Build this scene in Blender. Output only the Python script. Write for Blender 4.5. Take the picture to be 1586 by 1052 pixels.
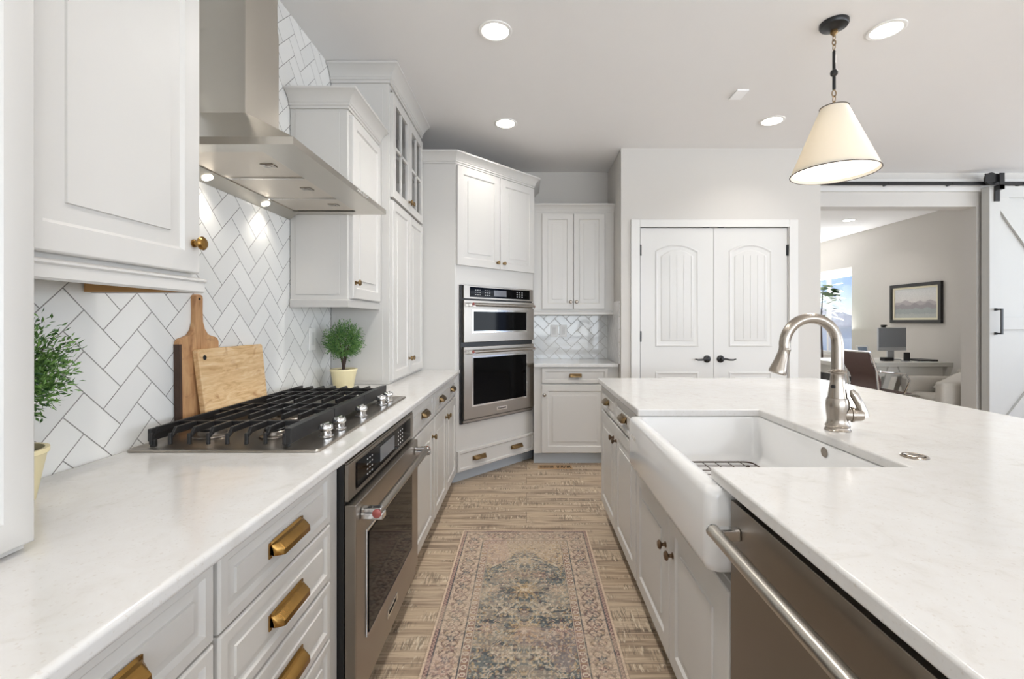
import bpy, math, random
import numpy as np
from mathutils import Vector, Matrix
random.seed(7); rng = np.random.default_rng(7)
S = bpy.context.scene
for o in list(bpy.data.objects): bpy.data.objects.remove(o)
COL = S.collection
PI = math.pi

# ------------------------------------------------------------------ camera, world, lights
EYE = 1.24
cam_d = bpy.data.cameras.new('camera'); cam = bpy.data.objects.new('camera', cam_d); COL.objects.link(cam)
cam.location = (0, 0, EYE); cam.rotation_euler = (PI/2, 0, 0)
cam_d.sensor_width = 36; cam_d.sensor_fit = 'HORIZONTAL'; cam_d.lens = 705/1586*36
cam_d.shift_x = -22.5/1586; cam_d.shift_y = -27.5/1586
cam_d.clip_start = 0.02; cam_d.clip_end = 300
S.camera = cam
S.view_settings.view_transform = 'Standard'; S.view_settings.look = 'None'
S.view_settings.gamma = 1; S.view_settings.use_curve_mapping = False
S.view_settings.exposure = 0.50

w = bpy.data.worlds.new('sky'); S.world = w; w.use_nodes = True
nt = w.node_tree; nt.nodes.clear()
wo = nt.nodes.new('ShaderNodeOutputWorld'); bg = nt.nodes.new('ShaderNodeBackground')
tc = nt.nodes.new('ShaderNodeTexCoord'); sx = nt.nodes.new('ShaderNodeSeparateXYZ'); cr = nt.nodes.new('ShaderNodeValToRGB')
nt.links.new(tc.outputs['Generated'], sx.inputs[0]); nt.links.new(sx.outputs['Z'], cr.inputs[0])
nt.links.new(cr.outputs[0], bg.inputs[0]); nt.links.new(bg.outputs[0], wo.inputs[0])
e = cr.color_ramp.elements
e[0].position = 0.0; e[0].color = (.62, .74, .92, 1); e[1].position = .35; e[1].color = (.13, .30, .80, 1)
m_ = cr.color_ramp.elements.new(.06); m_.color = (.20, .38, .85, 1)
bg.inputs[1].default_value = 1.0

def area(name, loc, rot, sx_, sy_, power, col=(1, 1, 1), shape='RECTANGLE', spread=180):
    l = bpy.data.lights.new(name, 'AREA'); l.shape = shape; l.size = sx_
    if shape == 'RECTANGLE': l.size_y = sy_
    l.energy = power; l.color = col; l.spread = math.radians(spread)
    o = bpy.data.objects.new(name, l); COL.objects.link(o); o.location = loc; o.rotation_euler = rot
    return o
DAY = (.90, .965, 1.0); WARM = (1, .97, .93)
# added area lamps inside the unseen great-room windows, tilted up to brighten the ceiling
area('window_fill', (2.9, -4.35, 1.45), (PI/2+.95, 0, 0), 6.6, 2.1, 230, DAY)            # faces +Y
area('window_fill', (7.35, .3, 1.45), (PI/2+.95, 0, PI/2), 6.6, 2.1, 165, DAY)            # faces -X
area('window_fill', (5.75, 8.3, 1.42), (PI/2+.75, 0, PI/2), 1.3, 1.45, 140, (.95, .97, 1))
sun = bpy.data.lights.new('sun', 'SUN'); sun.energy = 2.2; sun.angle = .01; sun.color = (1, .97, .92)
so = bpy.data.objects.new('sun', sun); COL.objects.link(so); so.rotation_euler = (math.radians(32), 0, math.radians(-25))
CANS = [(-.158, 2.297), (-.155, 3.366), (1.793, 3.322), (1.808, 2.287), (-.156, 1.2), (1.8, 1.2), (-.156, 0), (1.8, 0), (3.9, 1.2), (3.9, 2.2), (3.9, -1.2), (-.156, -1.3), (1.8, -1.3), (5.8, 2.3), (4.65, 6.57)]
CEIL = 2.708
for x, y in CANS:
    area('can_glow', (x, y, CEIL-.02), (0, 0, 0), .13, .13, 2 if x > 3 and y < 4 else 2.1 if y > 3 else (6 if x < 0 else 4) if y > 2 else (3.1 if x < 0 else 2), WARM, 'DISK', 125)

# ------------------------------------------------------------------ materials
def lin(c):
    return tuple(((v/255)/12.92 if v/255 <= .04045 else ((v/255+.055)/1.055)**2.4) for v in c)
class NT:
    def __init__(s, name):
        s.m = bpy.data.materials.new(name); s.m.use_nodes = True; s.t = s.m.node_tree
        s.b = s.t.nodes['Principled BSDF']
    def n(s, typ, *ins, **kw):
        nd = s.t.nodes.new(typ)
        for k, v in kw.items():
            if k.startswith('i_'): s.set(nd.inputs[k[2:].replace('_', ' ')], v)
            else: setattr(nd, k, v)
        for i, v in enumerate(ins):
            if v is not None: s.set(nd.inputs[i], v)
        return nd
    def set(s, sock, v):
        if isinstance(v, bpy.types.NodeSocket): s.t.links.new(v, sock)
        elif isinstance(v, bpy.types.Node): s.t.links.new(v.outputs[0], sock)
        else:
            if sock.type == 'RGBA' and len(v) == 3: v = (*v, 1)
            sock.default_value = v
    def M(s, op, a, b=None, c=None):
        return s.n('ShaderNodeMath', a, b, c, operation=op).outputs[0]
    def mix(s, f, a, b, mode='MIX'):
        nd = s.t.nodes.new('ShaderNodeMix'); nd.data_type = 'RGBA'; nd.blend_type = mode
        s.set(nd.inputs['Factor'], f); s.set(nd.inputs[6], a); s.set(nd.inputs[7], b); return nd.outputs[2]
    def obj(s, scale=(1, 1, 1), rot=(0, 0, 0), which='Object'):
        t = s.n('ShaderNodeTexCoord'); mp = s.n('ShaderNodeMapping'); s.set(mp.inputs[0], t.outputs[which])
        mp.inputs['Scale'].default_value = scale; mp.inputs['Rotation'].default_value = rot; return mp.outputs[0]
    def noise(s, vec, scale=5, detail=3, rough=.5, dist=0):
        nd = s.n('ShaderNodeTexNoise'); s.set(nd.inputs['Vector'], vec); nd.inputs['Scale'].default_value = scale
        nd.inputs['Detail'].default_value = detail; nd.inputs['Roughness'].default_value = rough; nd.inputs['Distortion'].default_value = dist
        return nd.outputs[0]
    def ramp(s, f, pts):
        nd = s.n('ShaderNodeValToRGB', f); el = nd.color_ramp.elements
        while len(el) < len(pts): el.new(.5)
        for e_, (p, c) in zip(el, pts):
            e_.position = p; e_.color = (*c, 1) if len(c) == 3 else c
        return nd.outputs[0]
    def bump(s, h, strength=.3, dist=.002):
        nd = s.n('ShaderNodeBump'); s.set(nd.inputs['Height'], h); nd.inputs['Strength'].default_value = strength
        nd.inputs['Distance'].default_value = dist; s.set(s.b.inputs['Normal'], nd.outputs[0])
    def P(s, **kw):
        for k, v in kw.items(): s.set(s.b.inputs[k.replace('_', ' ')], v)
        return s
def simple(name, rgb, rough=.5, metal=0, var=.02, nscale=8, spec=.5, coat=0):
    t = NT(name); c = lin(rgb)
    n_ = t.noise(t.obj(), nscale, 3)
    a = tuple(max(0, v*(1-var)) for v in c); b = tuple(min(1, v*(1+var)) for v in c)
    t.P(Base_Color=t.mix(n_, a, b), Roughness=rough, Metallic=metal, Specular_IOR_Level=spec, Coat_Weight=coat)
    return t.m
def emis(name, rgb, strength):
    t = NT(name); t.P(Base_Color=lin(rgb), Emission_Color=lin(rgb), Emission_Strength=strength); return t.m
def brushed(name, rgb, rough=.3, sc=(4, 4, 250)):
    t = NT(name); c = lin(rgb); n_ = t.noise(t.obj(sc), 3, 2)
    t.P(Base_Color=t.mix(n_, tuple(v*.975 for v in c), tuple(min(1, v*1.02) for v in c)), Metallic=1,
        Roughness=t.M('ADD', rough-.02, t.M('MULTIPLY', n_, .04)))
    return t.m
def herring(name, tile, grout, gw=.02, wid=.0745, rough=.12, plane='YZ', off=(0, 0)):
    t = NT(name); o = t.n('ShaderNodeTexCoord').outputs['Object']; sp = t.n('ShaderNodeSeparateXYZ', o)
    a = sp.outputs[{'X': 0, 'Y': 1}[plane[0]]]; b = sp.outputs[2]
    a = t.M('ADD', a, off[0]); b = t.M('ADD', b, off[1])
    k = 1/(wid*math.sqrt(2))
    u = t.M('MULTIPLY', t.M('ADD', a, b), k); v = t.M('MULTIPLY', t.M('SUBTRACT', b, a), k)
    u = t.M('ADD', u, 400); v = t.M('ADD', v, 200)
    iu = t.M('FLOOR', u); iv = t.M('FLOOR', v); fu = t.M('SUBTRACT', u, iu); fv = t.M('SUBTRACT', v, iv)
    kk = t.M('MODULO', t.M('ADD', t.M('SUBTRACT', iu, iv), 4000), 4)
    kk = t.M('ROUND', kk)
    def eq(n): return t.M('COMPARE', kk, n, .1)
    dl = t.M('ADD', fu, eq(1)); dr = t.M('ADD', t.M('SUBTRACT', 1, fu), eq(0))
    db = t.M('ADD', fv, eq(2)); dt = t.M('ADD', t.M('SUBTRACT', 1, fv), eq(3))
    d = t.M('MINIMUM', t.M('MINIMUM', dl, dr), t.M('MINIMUM', db, dt))
    g = t.n('ShaderNodeMapRange', d, gw*.6, gw*1.3, 0, 1).outputs[0]
    bu = t.M('SUBTRACT', iu, eq(1)); bv = t.M('SUBTRACT', iv, eq(2))
    cx = t.n('ShaderNodeCombineXYZ', bu, bv, 0); wn = t.n('ShaderNodeTexWhiteNoise', cx); wn.noise_dimensions = '3D'
    tl = lin(tile); c = t.mix(wn.outputs['Value'], tuple(x*.94 for x in tl), tuple(min(1, x*1.04) for x in tl))
    t.P(Base_Color=t.mix(g, lin(grout), c), Roughness=t.mix(g, (.6,)*3, (rough,)*3))
    wav = t.noise(o, 9, 2)
    t.bump(t.M('ADD', t.M('MULTIPLY', g, 1), t.M('MULTIPLY', wav, .5)), .35, .0016)
    return t.m

M = {}
M['cab'] = simple('cabinet_paint', (206, 203, 198), .32, var=.01)
M['cabin'] = simple('cabinet_interior', (196, 193, 187), .5)
M['toe'] = simple('toe_kick_paint', (190, 196, 200), .45)
M['wall'] = simple('wall_paint', (206, 202, 196), .75, var=.008)
M['ceil'] = simple('ceiling_paint', (236, 234, 232), .9, var=.008)
M['trim'] = simple('trim_paint', (222, 220, 216), .4, var=.005)
M['whitedoor'] = simple('door_paint', (216, 214, 210), .42, var=.006)
M['barn'] = simple('barn_door_paint', (200, 199, 195), .5, var=.006)
M['wood'] = simple('raw_maple', (196, 148, 92), .5, var=.08)
M['tileL'] = herring('herringbone_tile', (236, 235, 231), (138, 135, 130), .019, off=(.0, -.006))
M['tileB'] = herring('gloss_herringbone_tile', (232, 232, 230), (196, 193, 188), .035, wid=.078, rough=.06, plane='XZ')
M['tileS'] = herring('gloss_herringbone_return', (232, 230, 228), (196, 193, 188), .035, wid=.078, rough=.08, plane='YZ')
M['steel'] = brushed('brushed_steel', (166, 159, 150), .3)
M['steelh'] = brushed('hood_steel', (200, 195, 186), .3, (4, 200, 4))
M['steeld'] = brushed('dishwasher_steel', (150, 142, 133), .34, (4, 4, 260))
M['filter'] = brushed('filter_mesh_steel', (215, 207, 196), .45, (260, 4, 4))
M['nickel'] = simple('satin_nickel', (160, 151, 140), .25, 1, var=.01)
M['chrome'] = simple('chrome', (225, 225, 225), .08, 1)
M['brass'] = simple('antique_brass', (158, 122, 68), .27, 1, var=.15, nscale=40)
M['brassd'] = simple('aged_brass', (140, 116, 82), .3, 1, var=.15, nscale=40)
M['bronze'] = simple('bronze_knob', (120, 98, 78), .3, 1, var=.1)
M['black'] = simple('black_metal', (24, 24, 25), .35)
M['iron'] = simple('cast_iron', (30, 29, 29), .42, var=.3, nscale=60)
M['glassb'] = simple('black_glass', (6, 6, 7), .05, spec=.1)
M['display'] = simple('display_glass', (112, 112, 114), .1)
M['print'] = simple('white_print', (205, 205, 205), .5)
M['porc'] = simple('fireclay_white', (226, 225, 223), .12, var=.004, coat=.4)
M['plate'] = simple('white_plastic', (240, 238, 234), .35)
M['pot'] = simple('cream_ceramic', (234, 221, 178), .45, var=.05, nscale=30)
M['soil'] = simple('moss_soil', (70, 62, 42), .9, var=.5, nscale=90)
M['stem'] = simple('plant_stem', (66, 52, 44), .8, var=.3)
M['bronzev'] = simple('tan_vent_metal', (176, 142, 104), .5)
M['dark'] = simple('dark_gap', (16, 15, 15), .8)
M['leather'] = simple('brown_leather', (92, 68, 62), .4, var=.15, nscale=30)
M['fabric'] = simple('cream_upholstery', (205, 199, 189), .9, var=.05, nscale=60)
M['pillow'] = simple('pillow_linen', (225, 220, 212), .9, var=.05)
M['deskw'] = simple('desk_paint', (214, 211, 203), .5)
M['alum'] = simple('silver_aluminium', (196, 198, 202), .35, .6)
M['screen'] = simple('grey_screen', (140, 143, 148), .25)
M['paper'] = simple('paper', (236, 236, 232), .7)
M['red'] = simple('red_enamel', (158, 84, 78), .3)
M['officefloor'] = simple('office_carpet', (176, 168, 158), .95)
M['lamp'] = emis('lamp_disc', (255, 248, 238), 9)
M['hoodlamp'] = emis('hood_lamp', (255, 246, 230), 6)
M['bulb'] = emis('bulb_glow', (255, 246, 230), 2)
# countertop quartz
t = NT('quartz'); v = t.obj(); n1 = t.noise(v, 14, 6, .6, 1.2); n2 = t.noise(v, 160, 3)
c = t.ramp(n1, [(.26, lin((198, 194, 188))), (.40, lin((208, 205, 201))), (.6, lin((211, 209, 206)))])
c = t.mix(t.ramp(n2, [(.30, (1, 1, 1)), (.38, (0, 0, 0))]), c, lin((201, 196, 190)))
t.P(Base_Color=c, Roughness=.13, Specular_IOR_Level=.5); M['quartz'] = t.m
# plank floor
t = NT('weathered_planks'); v = t.obj()
br = t.n('ShaderNodeTexBrick'); t.set(br.inputs['Vector'], v); br.offset = .37; br.squash = 1
for k_, x_ in dict(Scale=1, Mortar_Size=.0012, Bias=0, Brick_Width=1.9, Row_Height=.165, Mortar_Smooth=.2).items(): br.inputs[k_.replace('_', ' ')].default_value = x_
br.inputs['Color1'].default_value = (0, 0, 0, 1); br.inputs['Color2'].default_value = (1, 1, 1, 1); br.inputs['Mortar'].default_value = (.5, .5, .5, 1)
pid = t.M('MULTIPLY', br.outputs['Color'], 7)
sp = t.n('ShaderNodeSeparateXYZ', v)
vv = t.n('ShaderNodeCombineXYZ', t.M('ADD', sp.outputs[0], t.M('MULTIPLY', pid, 3.1)), sp.outputs[1], pid).outputs[0]
def mp(vec, sc):
    m2 = t.n('ShaderNodeMapping'); t.set(m2.inputs[0], vec); m2.inputs['Scale'].default_value = sc; return m2.outputs[0]
g1 = t.noise(mp(vv, (1.1, 20, 1)), 2.0, 7, .66, .5)
g2 = t.noise(mp(vv, (2, 90, 1)), 3, 4, .6)
base = t.ramp(g1, [(.30, lin((86, 72, 60))), (.41, lin((150, 130, 112))), (.50, lin((192, 172, 148))), (.58, lin((218, 197, 170))), (.68, lin((166, 146, 128))), (.8, lin((114, 98, 86)))])
base = t.mix(t.M('MULTIPLY', g2, .5), base, lin((112, 92, 74)), 'MIX')
base = t.mix(t.M('MULTIPLY', br.outputs['Color'], .28), base, lin((196, 170, 138)))
pm = t.ramp(t.noise(mp(vv, (3.2, 9, 1)), 1.6, 2), [(.50, (0, 0, 0)), (.60, (1, 1, 1))])
sc1 = t.ramp(t.noise(mp(vv, (120, 9, 1)), 1, 3, .6, .4), [(.50, (0, 0, 0)), (.57, (1, 1, 1))])
sc2 = t.ramp(t.noise(mp(vv, (100, 14, 1)), 1, 3, .6, .4), [(.56, (0, 0, 0)), (.62, (1, 1, 1))])
base = t.mix(t.M('MULTIPLY', t.M('MULTIPLY', pm, sc1), .62), base, lin((92, 80, 68)))
base = t.mix(t.M('MULTIPLY', t.M('MULTIPLY', pm, sc2), .75), base, lin((222, 208, 184)))
base = t.mix(t.M('MULTIPLY', br.outputs['Fac'], .8), base, lin((70, 54, 42)))
t.P(Base_Color=base, Roughness=.5); t.bump(g2, .15, .001); M['floor'] = t.m
# cutting-board woods
def wood(name, a, b, c, sc=(3, 3, 22), knots=(120, 78, 45)):
    t = NT(name); v = t.obj(sc); n1 = t.noise(v, 2.4, 5, .6, 1.0); n2 = t.noise(t.obj(tuple(q*3 for q in sc)), 4, 3)
    k = t.noise(t.obj((7, 7, 12)), 1.6, 3, .6, .8)
    cc = t.ramp(n1, [(.3, lin(a)), (.5, lin(b)), (.7, lin(c))])
    cc = t.mix(t.ramp(k, [(.58, (0, 0, 0)), (.74, (.8, .8, .8))]), cc, lin(knots)); cc = t.mix(t.M('MULTIPLY', n2, .3), cc, lin(a))
    t.P(Base_Color=cc, Roughness=.55); return t.m
M['board1'] = wood('walnut_board', (150, 104, 66), (196, 150, 104), (214, 172, 124), (22, 22, 2.5), (120, 74, 44))
M['board1e'] = simple('dark_board_edge', (70, 50, 38), .6, var=.3, nscale=30)
M['board2'] = wood('spalted_board', (204, 160, 108), (234, 198, 148), (246, 220, 178), (12, 4, 26), (176, 112, 62))
# leaves
def leafm(name, a, b):
    t = NT(name); n_ = t.noise(t.obj(), 60, 2); t.P(Base_Color=t.ramp(n_, [(.35, lin(a)), (.65, lin(b))]), Roughness=.5); return t.m
M['leaf'] = leafm('sprig_leaves', (48, 86, 40), (128, 170, 84))
M['leaf2'] = leafm('sprig_leaves_dark', (52, 96, 48), (122, 160, 84))
M['fig'] = leafm('fig_leaves', (36, 66, 36), (84, 120, 60))
M['treeleaf'] = leafm('hazed_leaves', (150, 172, 164), (196, 208, 200))  # leaf tones paled, distance haze is in the colour
# thin shade fabric, glass
t = NT('shade_linen'); t.P(Base_Color=lin((232, 226, 214)), Roughness=.85)
tr = t.n('ShaderNodeBsdfTranslucent'); tr.inputs[0].default_value = (*lin((252, 246, 234)), 1)
mx = t.n('ShaderNodeMixShader', .27, t.b.outputs[0], tr.outputs[0]); t.set(t.t.nodes['Material Output'].inputs[0], mx.outputs[0]); M['shade'] = t.m
t = NT('clear_glass'); t.P(Base_Color=(.95, .97, .97), Roughness=.02, Transmission_Weight=1, IOR=1.45); M['glass'] = t.m
t = NT('thin_pane'); gl = t.n('ShaderNodeBsdfGlossy'); gl.inputs['Roughness'].default_value = .03; tp = t.n('ShaderNodeBsdfTransparent')
mx = t.n('ShaderNodeMixShader', .12, tp.outputs[0], gl.outputs[0]); t.set(t.t.nodes['Material Output'].inputs[0], mx.outputs[0]); M['pane'] = t.m
def attr_mat(name, rough):
    t = NT(name); a = t.n('ShaderNodeVertexColor'); a.layer_name = 'pattern'; t.P(Base_Color=a.outputs[0], Roughness=rough); return t.m
M['rug'] = attr_mat('woven_rug', .95); M['art'] = attr_mat('printed_art', .5)

# ------------------------------------------------------------------ mesh helpers
class MB:
    def __init__(s): s.v = []; s.f = []
    def add(s, vs, fs, mat=None):
        k = len(s.v)
        s.v += [tuple(mat @ Vector(p)) if mat else tuple(p) for p in vs]
        s.f += [tuple(i+k for i in f) for f in fs]; return s
    def box(s, x0, x1, y0, y1, z0, z1, mat=None):
        vs = [(x0, y0, z0), (x1, y0, z0), (x1, y1, z0), (x0, y1, z0), (x0, y0, z1), (x1, y0, z1), (x1, y1, z1), (x0, y1, z1)]
        return s.add(vs, [(0, 3, 2, 1), (4, 5, 6, 7), (0, 1, 5, 4), (1, 2, 6, 5), (2, 3, 7, 6), (3, 0, 4, 7)], mat)
    def loops(s, L, cap0=True, cap1=True, closed=True, mat=None):
        n = len(L[0]); vs = [p for l in L for p in l]; fs = []
        for a in range(len(L)-1):
            for i in range(n if closed else n-1):
                j = (i+1) % n; fs.append((a*n+i, a*n+j, (a+1)*n+j, (a+1)*n+i))
        if cap0: fs.append(tuple(reversed(range(n))))
        if cap1: fs.append(tuple((len(L)-1)*n+i for i in range(n)))
        return s.add(vs, fs, mat)
    def prism(s, poly, z0, z1, mat=None):
        return s.loops([[(x, y, z0) for x, y in poly], [(x, y, z1) for x, y in poly]], mat=mat)
    def lathe(s, prof, c=(0, 0, 0), ax=(0, 0, 1), seg=20, cap0=True, cap1=True):
        R = Vector((0, 0, 1)).rotation_difference(Vector(ax)).to_matrix().to_4x4(); R.translation = Vector(c)
        L = [[(r*math.cos(2*PI*i/seg), r*math.sin(2*PI*i/seg), z) for i in range(seg)] for r, z in prof]
        return s.loops(L, cap0, cap1, mat=R)
    def tube(s, pts, r, seg=10, flat=1, up=None):
        pts = [Vector(p) for p in pts]; n = len(pts); rs = r if isinstance(r, (list, tuple)) else [r]*n
        L = []; prev = Vector(up) if up else None
        for i, p in enumerate(pts):
            d = (pts[min(i+1, n-1)]-pts[max(i-1, 0)]).normalized()
            if prev is None: prev = Vector((0, 0, 1)) if abs(d.z) < .9 else Vector((1, 0, 0))
            a = (prev-d*prev.dot(d)).normalized(); b = d.cross(a); prev = a
            L.append([tuple(p+a*rs[i]*flat*math.cos(2*PI*k/seg)+b*rs[i]*math.sin(2*PI*k/seg)) for k in range(seg)])
        return s.loops(L)
    def build(s, name, mat, parent=None, ang=35, bevel=0, seg=2, label=None):
        me = bpy.data.meshes.new(name); me.from_pydata(s.v, [], s.f); me.validate()
        o = bpy.data.objects.new(name, me); COL.objects.link(o)
        import bmesh
        b = bmesh.new(); b.from_mesh(me); bmesh.ops.recalc_face_normals(b, faces=b.faces); b.to_mesh(me); b.free()
        me.polygons.foreach_set('use_smooth', [True]*len(me.polygons)); me.set_sharp_from_angle(angle=math.radians(ang))
        me.materials.append(M[mat] if isinstance(mat, str) else mat)
        if bevel:
            md = o.modifiers.new('bevel', 'BEVEL'); md.width = bevel; md.segments = seg; md.limit_method = 'ANGLE'; md.angle_limit = math.radians(40); md.harden_normals = True
        if parent: o.parent = parent
        if label: o['label'] = label
        return o
def thing(name, label, cat, loc=(0, 0, 0), rz=0, group=None, rot=None):
    o = bpy.data.objects.new(name, None); COL.objects.link(o); o.empty_display_size = .1
    o.location = loc; o.rotation_euler = rot if rot else (0, 0, rz)
    return tag(o, label, cat, group)
def tag(o, label, cat, group=None):
    o['label'] = label; o['category'] = cat
    if group: o['group'] = group
    return o
def struct(o, label=None):
    o['kind'] = 'structure'
    if label: o['label'] = label
    return o
def sbox(name, mat, *b, label=None, bevel=0):
    return struct(MB().box(*b).build(name, mat, bevel=bevel), label)
def rrect(x0, x1, y0, y1, r, n=5):
    P = []
    for cx, cy, a0 in ((x1-r, y1-r, 0), (x0+r, y1-r, 90), (x0+r, y0+r, 180), (x1-r, y0+r, 270)):
        for k in range(n+1):
            a = math.radians(a0+90*k/n); P.append((cx+r*math.cos(a), cy+r*math.sin(a)))
    return P
def molding(path, prof, mb=None):
    """sweep profile [(out,z)] along a plan polyline, mitred; out is to the right of travel"""
    mb = mb or MB(); n = len(path); L = []
    for i, (x, y) in enumerate(path):
        dirs = []
        if i > 0: dirs.append((Vector((x, y))-Vector(path[i-1])).normalized())
        if i < n-1: dirs.append((Vector(path[i+1])-Vector((x, y))).normalized())
        ns = [Vector((d.y, -d.x)) for d in dirs]; m = sum(ns, Vector((0, 0))).normalized(); k = 1/max(.3, m.dot(ns[0]))
        L.append([(x+m.x*o*k, y+m.y*o*k, z) for o, z in prof])
    return mb.loops(L)
def crown(z0, z1, out):
    h = z1-z0; k = [(0, 0), (.14, 0), (.14, .14), (.24, .18), (.24, .30), (.30, .34), (.36, .44), (.50, .58), (.72, .74), (.88, .82), (.92, .84), (1, .86), (1, 1), (0, 1)]
    return [(o*out, z0+z*h) for o, z in k]

def panel_mesh(mb, x0, x1, z0, z1, y=0, th=.02, m=.055, raised=True):
    """raised-panel front; faces -y, back at y, front at y-th"""
    def lp(i, d): return [(x0+i, y-d, z0+i), (x1-i, y-d, z0+i), (x1-i, y-d, z1-i), (x0+i, y-d, z1-i)]
    m = min(m, (x1-x0)*.22, (z1-z0)*.22)
    b = min(.030, m*.62)
    L = [lp(0, 0), lp(0, th-.004), lp(.002, th-.001), lp(.004, th), lp(m, th), lp(m+.003, th-.004), lp(m+.007, th-.0075), lp(m+.011, th-.0075)]
    if raised: L += [lp(m+.011+b, th-.0045), lp(m+.0125+b, th-.0005)]
    mb.loops(L); return mb
def knob(parent, x, z, y=-.02, mat='brassd', r=.0145, name='knob'):
    return MB().lathe([(.010, 0), (.010, .003), (.006, .005), (.0055, .013), (.009, .016), (r, .019), (r+.001, .023), (r*.8, .0275), (r*.35, .029)], (x, y, z), (0, -1, 0), 18).build(name, mat, parent)
def cup_pull(parent, x, z, y=-.02, ln=.13, mat='brass'):
    mb = MB(); h = .030; d = .026
    prof = [(0, h*.55), (.003, h*.62), (.006, h*.45), (.013, h*.40), (d-.006, h*.18), (d, -.002), (d+.001, -h*.42), (d-.002, -h*.45), (d-.003, -.004), (d-.008, h*.10), (.012, h*.30), (.002, h*.33)]
    L = []
    for s_, k in ((-1, .0), (-1, .35), (-.97, .55), (-.86, .95), (-.80, 1), (.80, 1), (.86, .95), (.97, .55), (1, .35), (1, 0)):
        L.append([(x+s_*ln/2, y-o*k-.0005, z+zz*(.75+.25*k)) for o, zz in prof])
    mb.loops(L)
    for s_ in (-1, 1): mb.box(x+s_*ln/2-.004, x+s_*ln/2+.004, y-.003, y, z-h*.55, z+h*.5)
    return mb.build('pull', mat, parent, 30)
def door(parent, x0, x1, z0, z1, kn=None, mat='cab', km='brassd', m=.055, y=0, label=None):
    o = panel_mesh(MB(), x0, x1, z0, z1, y, m=m).build('door', mat, parent, 14, label=label)
    if kn: knob(o, kn[0], kn[1], y-.02, km)
    return o
def drawer(parent, x0, x1, z0, z1, pulls=(), mat='cab', pm='brass', ln=.13, m=.021, y=0, raised=True):
    o = panel_mesh(MB(), x0, x1, z0, z1, y, m=m, raised=raised).build('drawer', mat, parent, 14)
    for px in pulls: cup_pull(o, px, (z0+z1)/2, y-.02, ln, pm)
    return o
LF = PI/2        # fronts facing +X (left run): local x -> +Y
RF = -PI/2       # fronts facing -X (island):   local x -> -Y
WX = -1.127      # left wall face
CT = .879; CU = .848

# ------------------------------------------------------------------ room shell
sbox('floor', 'floor', -1.25, 7.5, -4.5, 4.66, -.1, 0)
sbox('floor_office', 'officefloor', 2.3, 5.6, 4.66, 9.4, -.1, 0)
sbox('ceiling', 'ceil', -1.25, 7.5, -4.5, 9.4, CEIL, CEIL+.12)
sbox('wall_left', 'tileL', -1.25, WX, -4.5, 4.6, 0, CEIL, label='white herringbone tile wall with thin grey grout')
sbox('wall_back', 'wall', WX, .92, 4.47, 4.6, 0, CEIL)
sbox('trim_1', 'tileB', .062, .80, 4.46, 4.4695, CT, 1.42, label='glossy white herringbone backsplash in the nook')
sbox('trim_2', 'tileS', .791, .7995, 3.90, 4.46, CT, 1.42)
# pantry box: front wall with door opening
PX0, PX1, PZ = 3.85, 3.97, 0
mb = MB(); ox0, ox1, oz = .955, 2.215, 2.04
mb.box(.80, ox0, PX0, PX1, 0, CEIL).box(ox1, 2.487, PX0, PX1, 0, CEIL).box(ox0, ox1, PX0, PX1, oz, CEIL)
struct(mb.build('wall_pantry', 'wall'))
sbox('wall_pantry_left', 'wall', .80, .92, 3.97, 4.47, 0, CEIL)
sbox('wall_pantry_right', 'wall', 2.367, 2.487, 3.97, 4.9, 0, CEIL)
mb = MB().box(2.487, 2.72, 4.49, 4.65, 0, CEIL).box(4.436, 7.5, 4.49, 4.65, 0, CEIL).box(2.72, 4.436, 4.49, 4.65, 2.375, CEIL)
struct(mb.build('wall_office', 'wall'))
# office
mb = MB(); y0, y1, z0, z1 = 7.63, 9.0, .67, 2.165
mb.box(5.45, 5.6, 4.65, y0, 0, CEIL).box(5.45, 5.6, y1, 9.4, 0, CEIL).box(5.45, 5.6, y0, y1, 0, z0).box(5.45, 5.6, y0, y1, z1, CEIL)
struct(mb.build('wall_office_right', 'wall'))
sbox('wall_office_back', 'wall', 2.3, 5.45, 9.25, 9.4, 0, CEIL)
sbox('wall_office_left', 'wall', 2.3, 2.45, 4.9, 9.25, 0, CEIL)
wf = MB(); yy = [y0, (y0+y1)/2, y1]
wf.box(5.5, 5.55, y0, y1, z0, z0+.04).box(5.5, 5.55, y0, y1, z1-.04, z1)
for q in (y0, (y0+y1)/2-.02, y1-.04): wf.box(5.5, 5.55, q, q+.04, z0+.04, z1-.04)
win = struct(wf.build('window_1', 'trim'), 'office window with white frame and rolled blind')
MB().box(5.522, 5.526, y0+.04, y1-.04, z0+.04, z1-.04).build('window_pane', 'pane', win)
MB().box(5.43, 5.5, y0-.03, y1+.03, z0-.03, z0).build('window_sill', 'trim', win)
bl = MB().box(5.455, 5.495, y0+.01, y1-.01, z1-.05, z1+.0)
for k in range(7): bl.box(5.458, 5.492, y0+.015, y1-.015, z1-.067-.013*k, z1-.06-.013*k)
bl.build('window_blind', 'plate', win)
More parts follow.
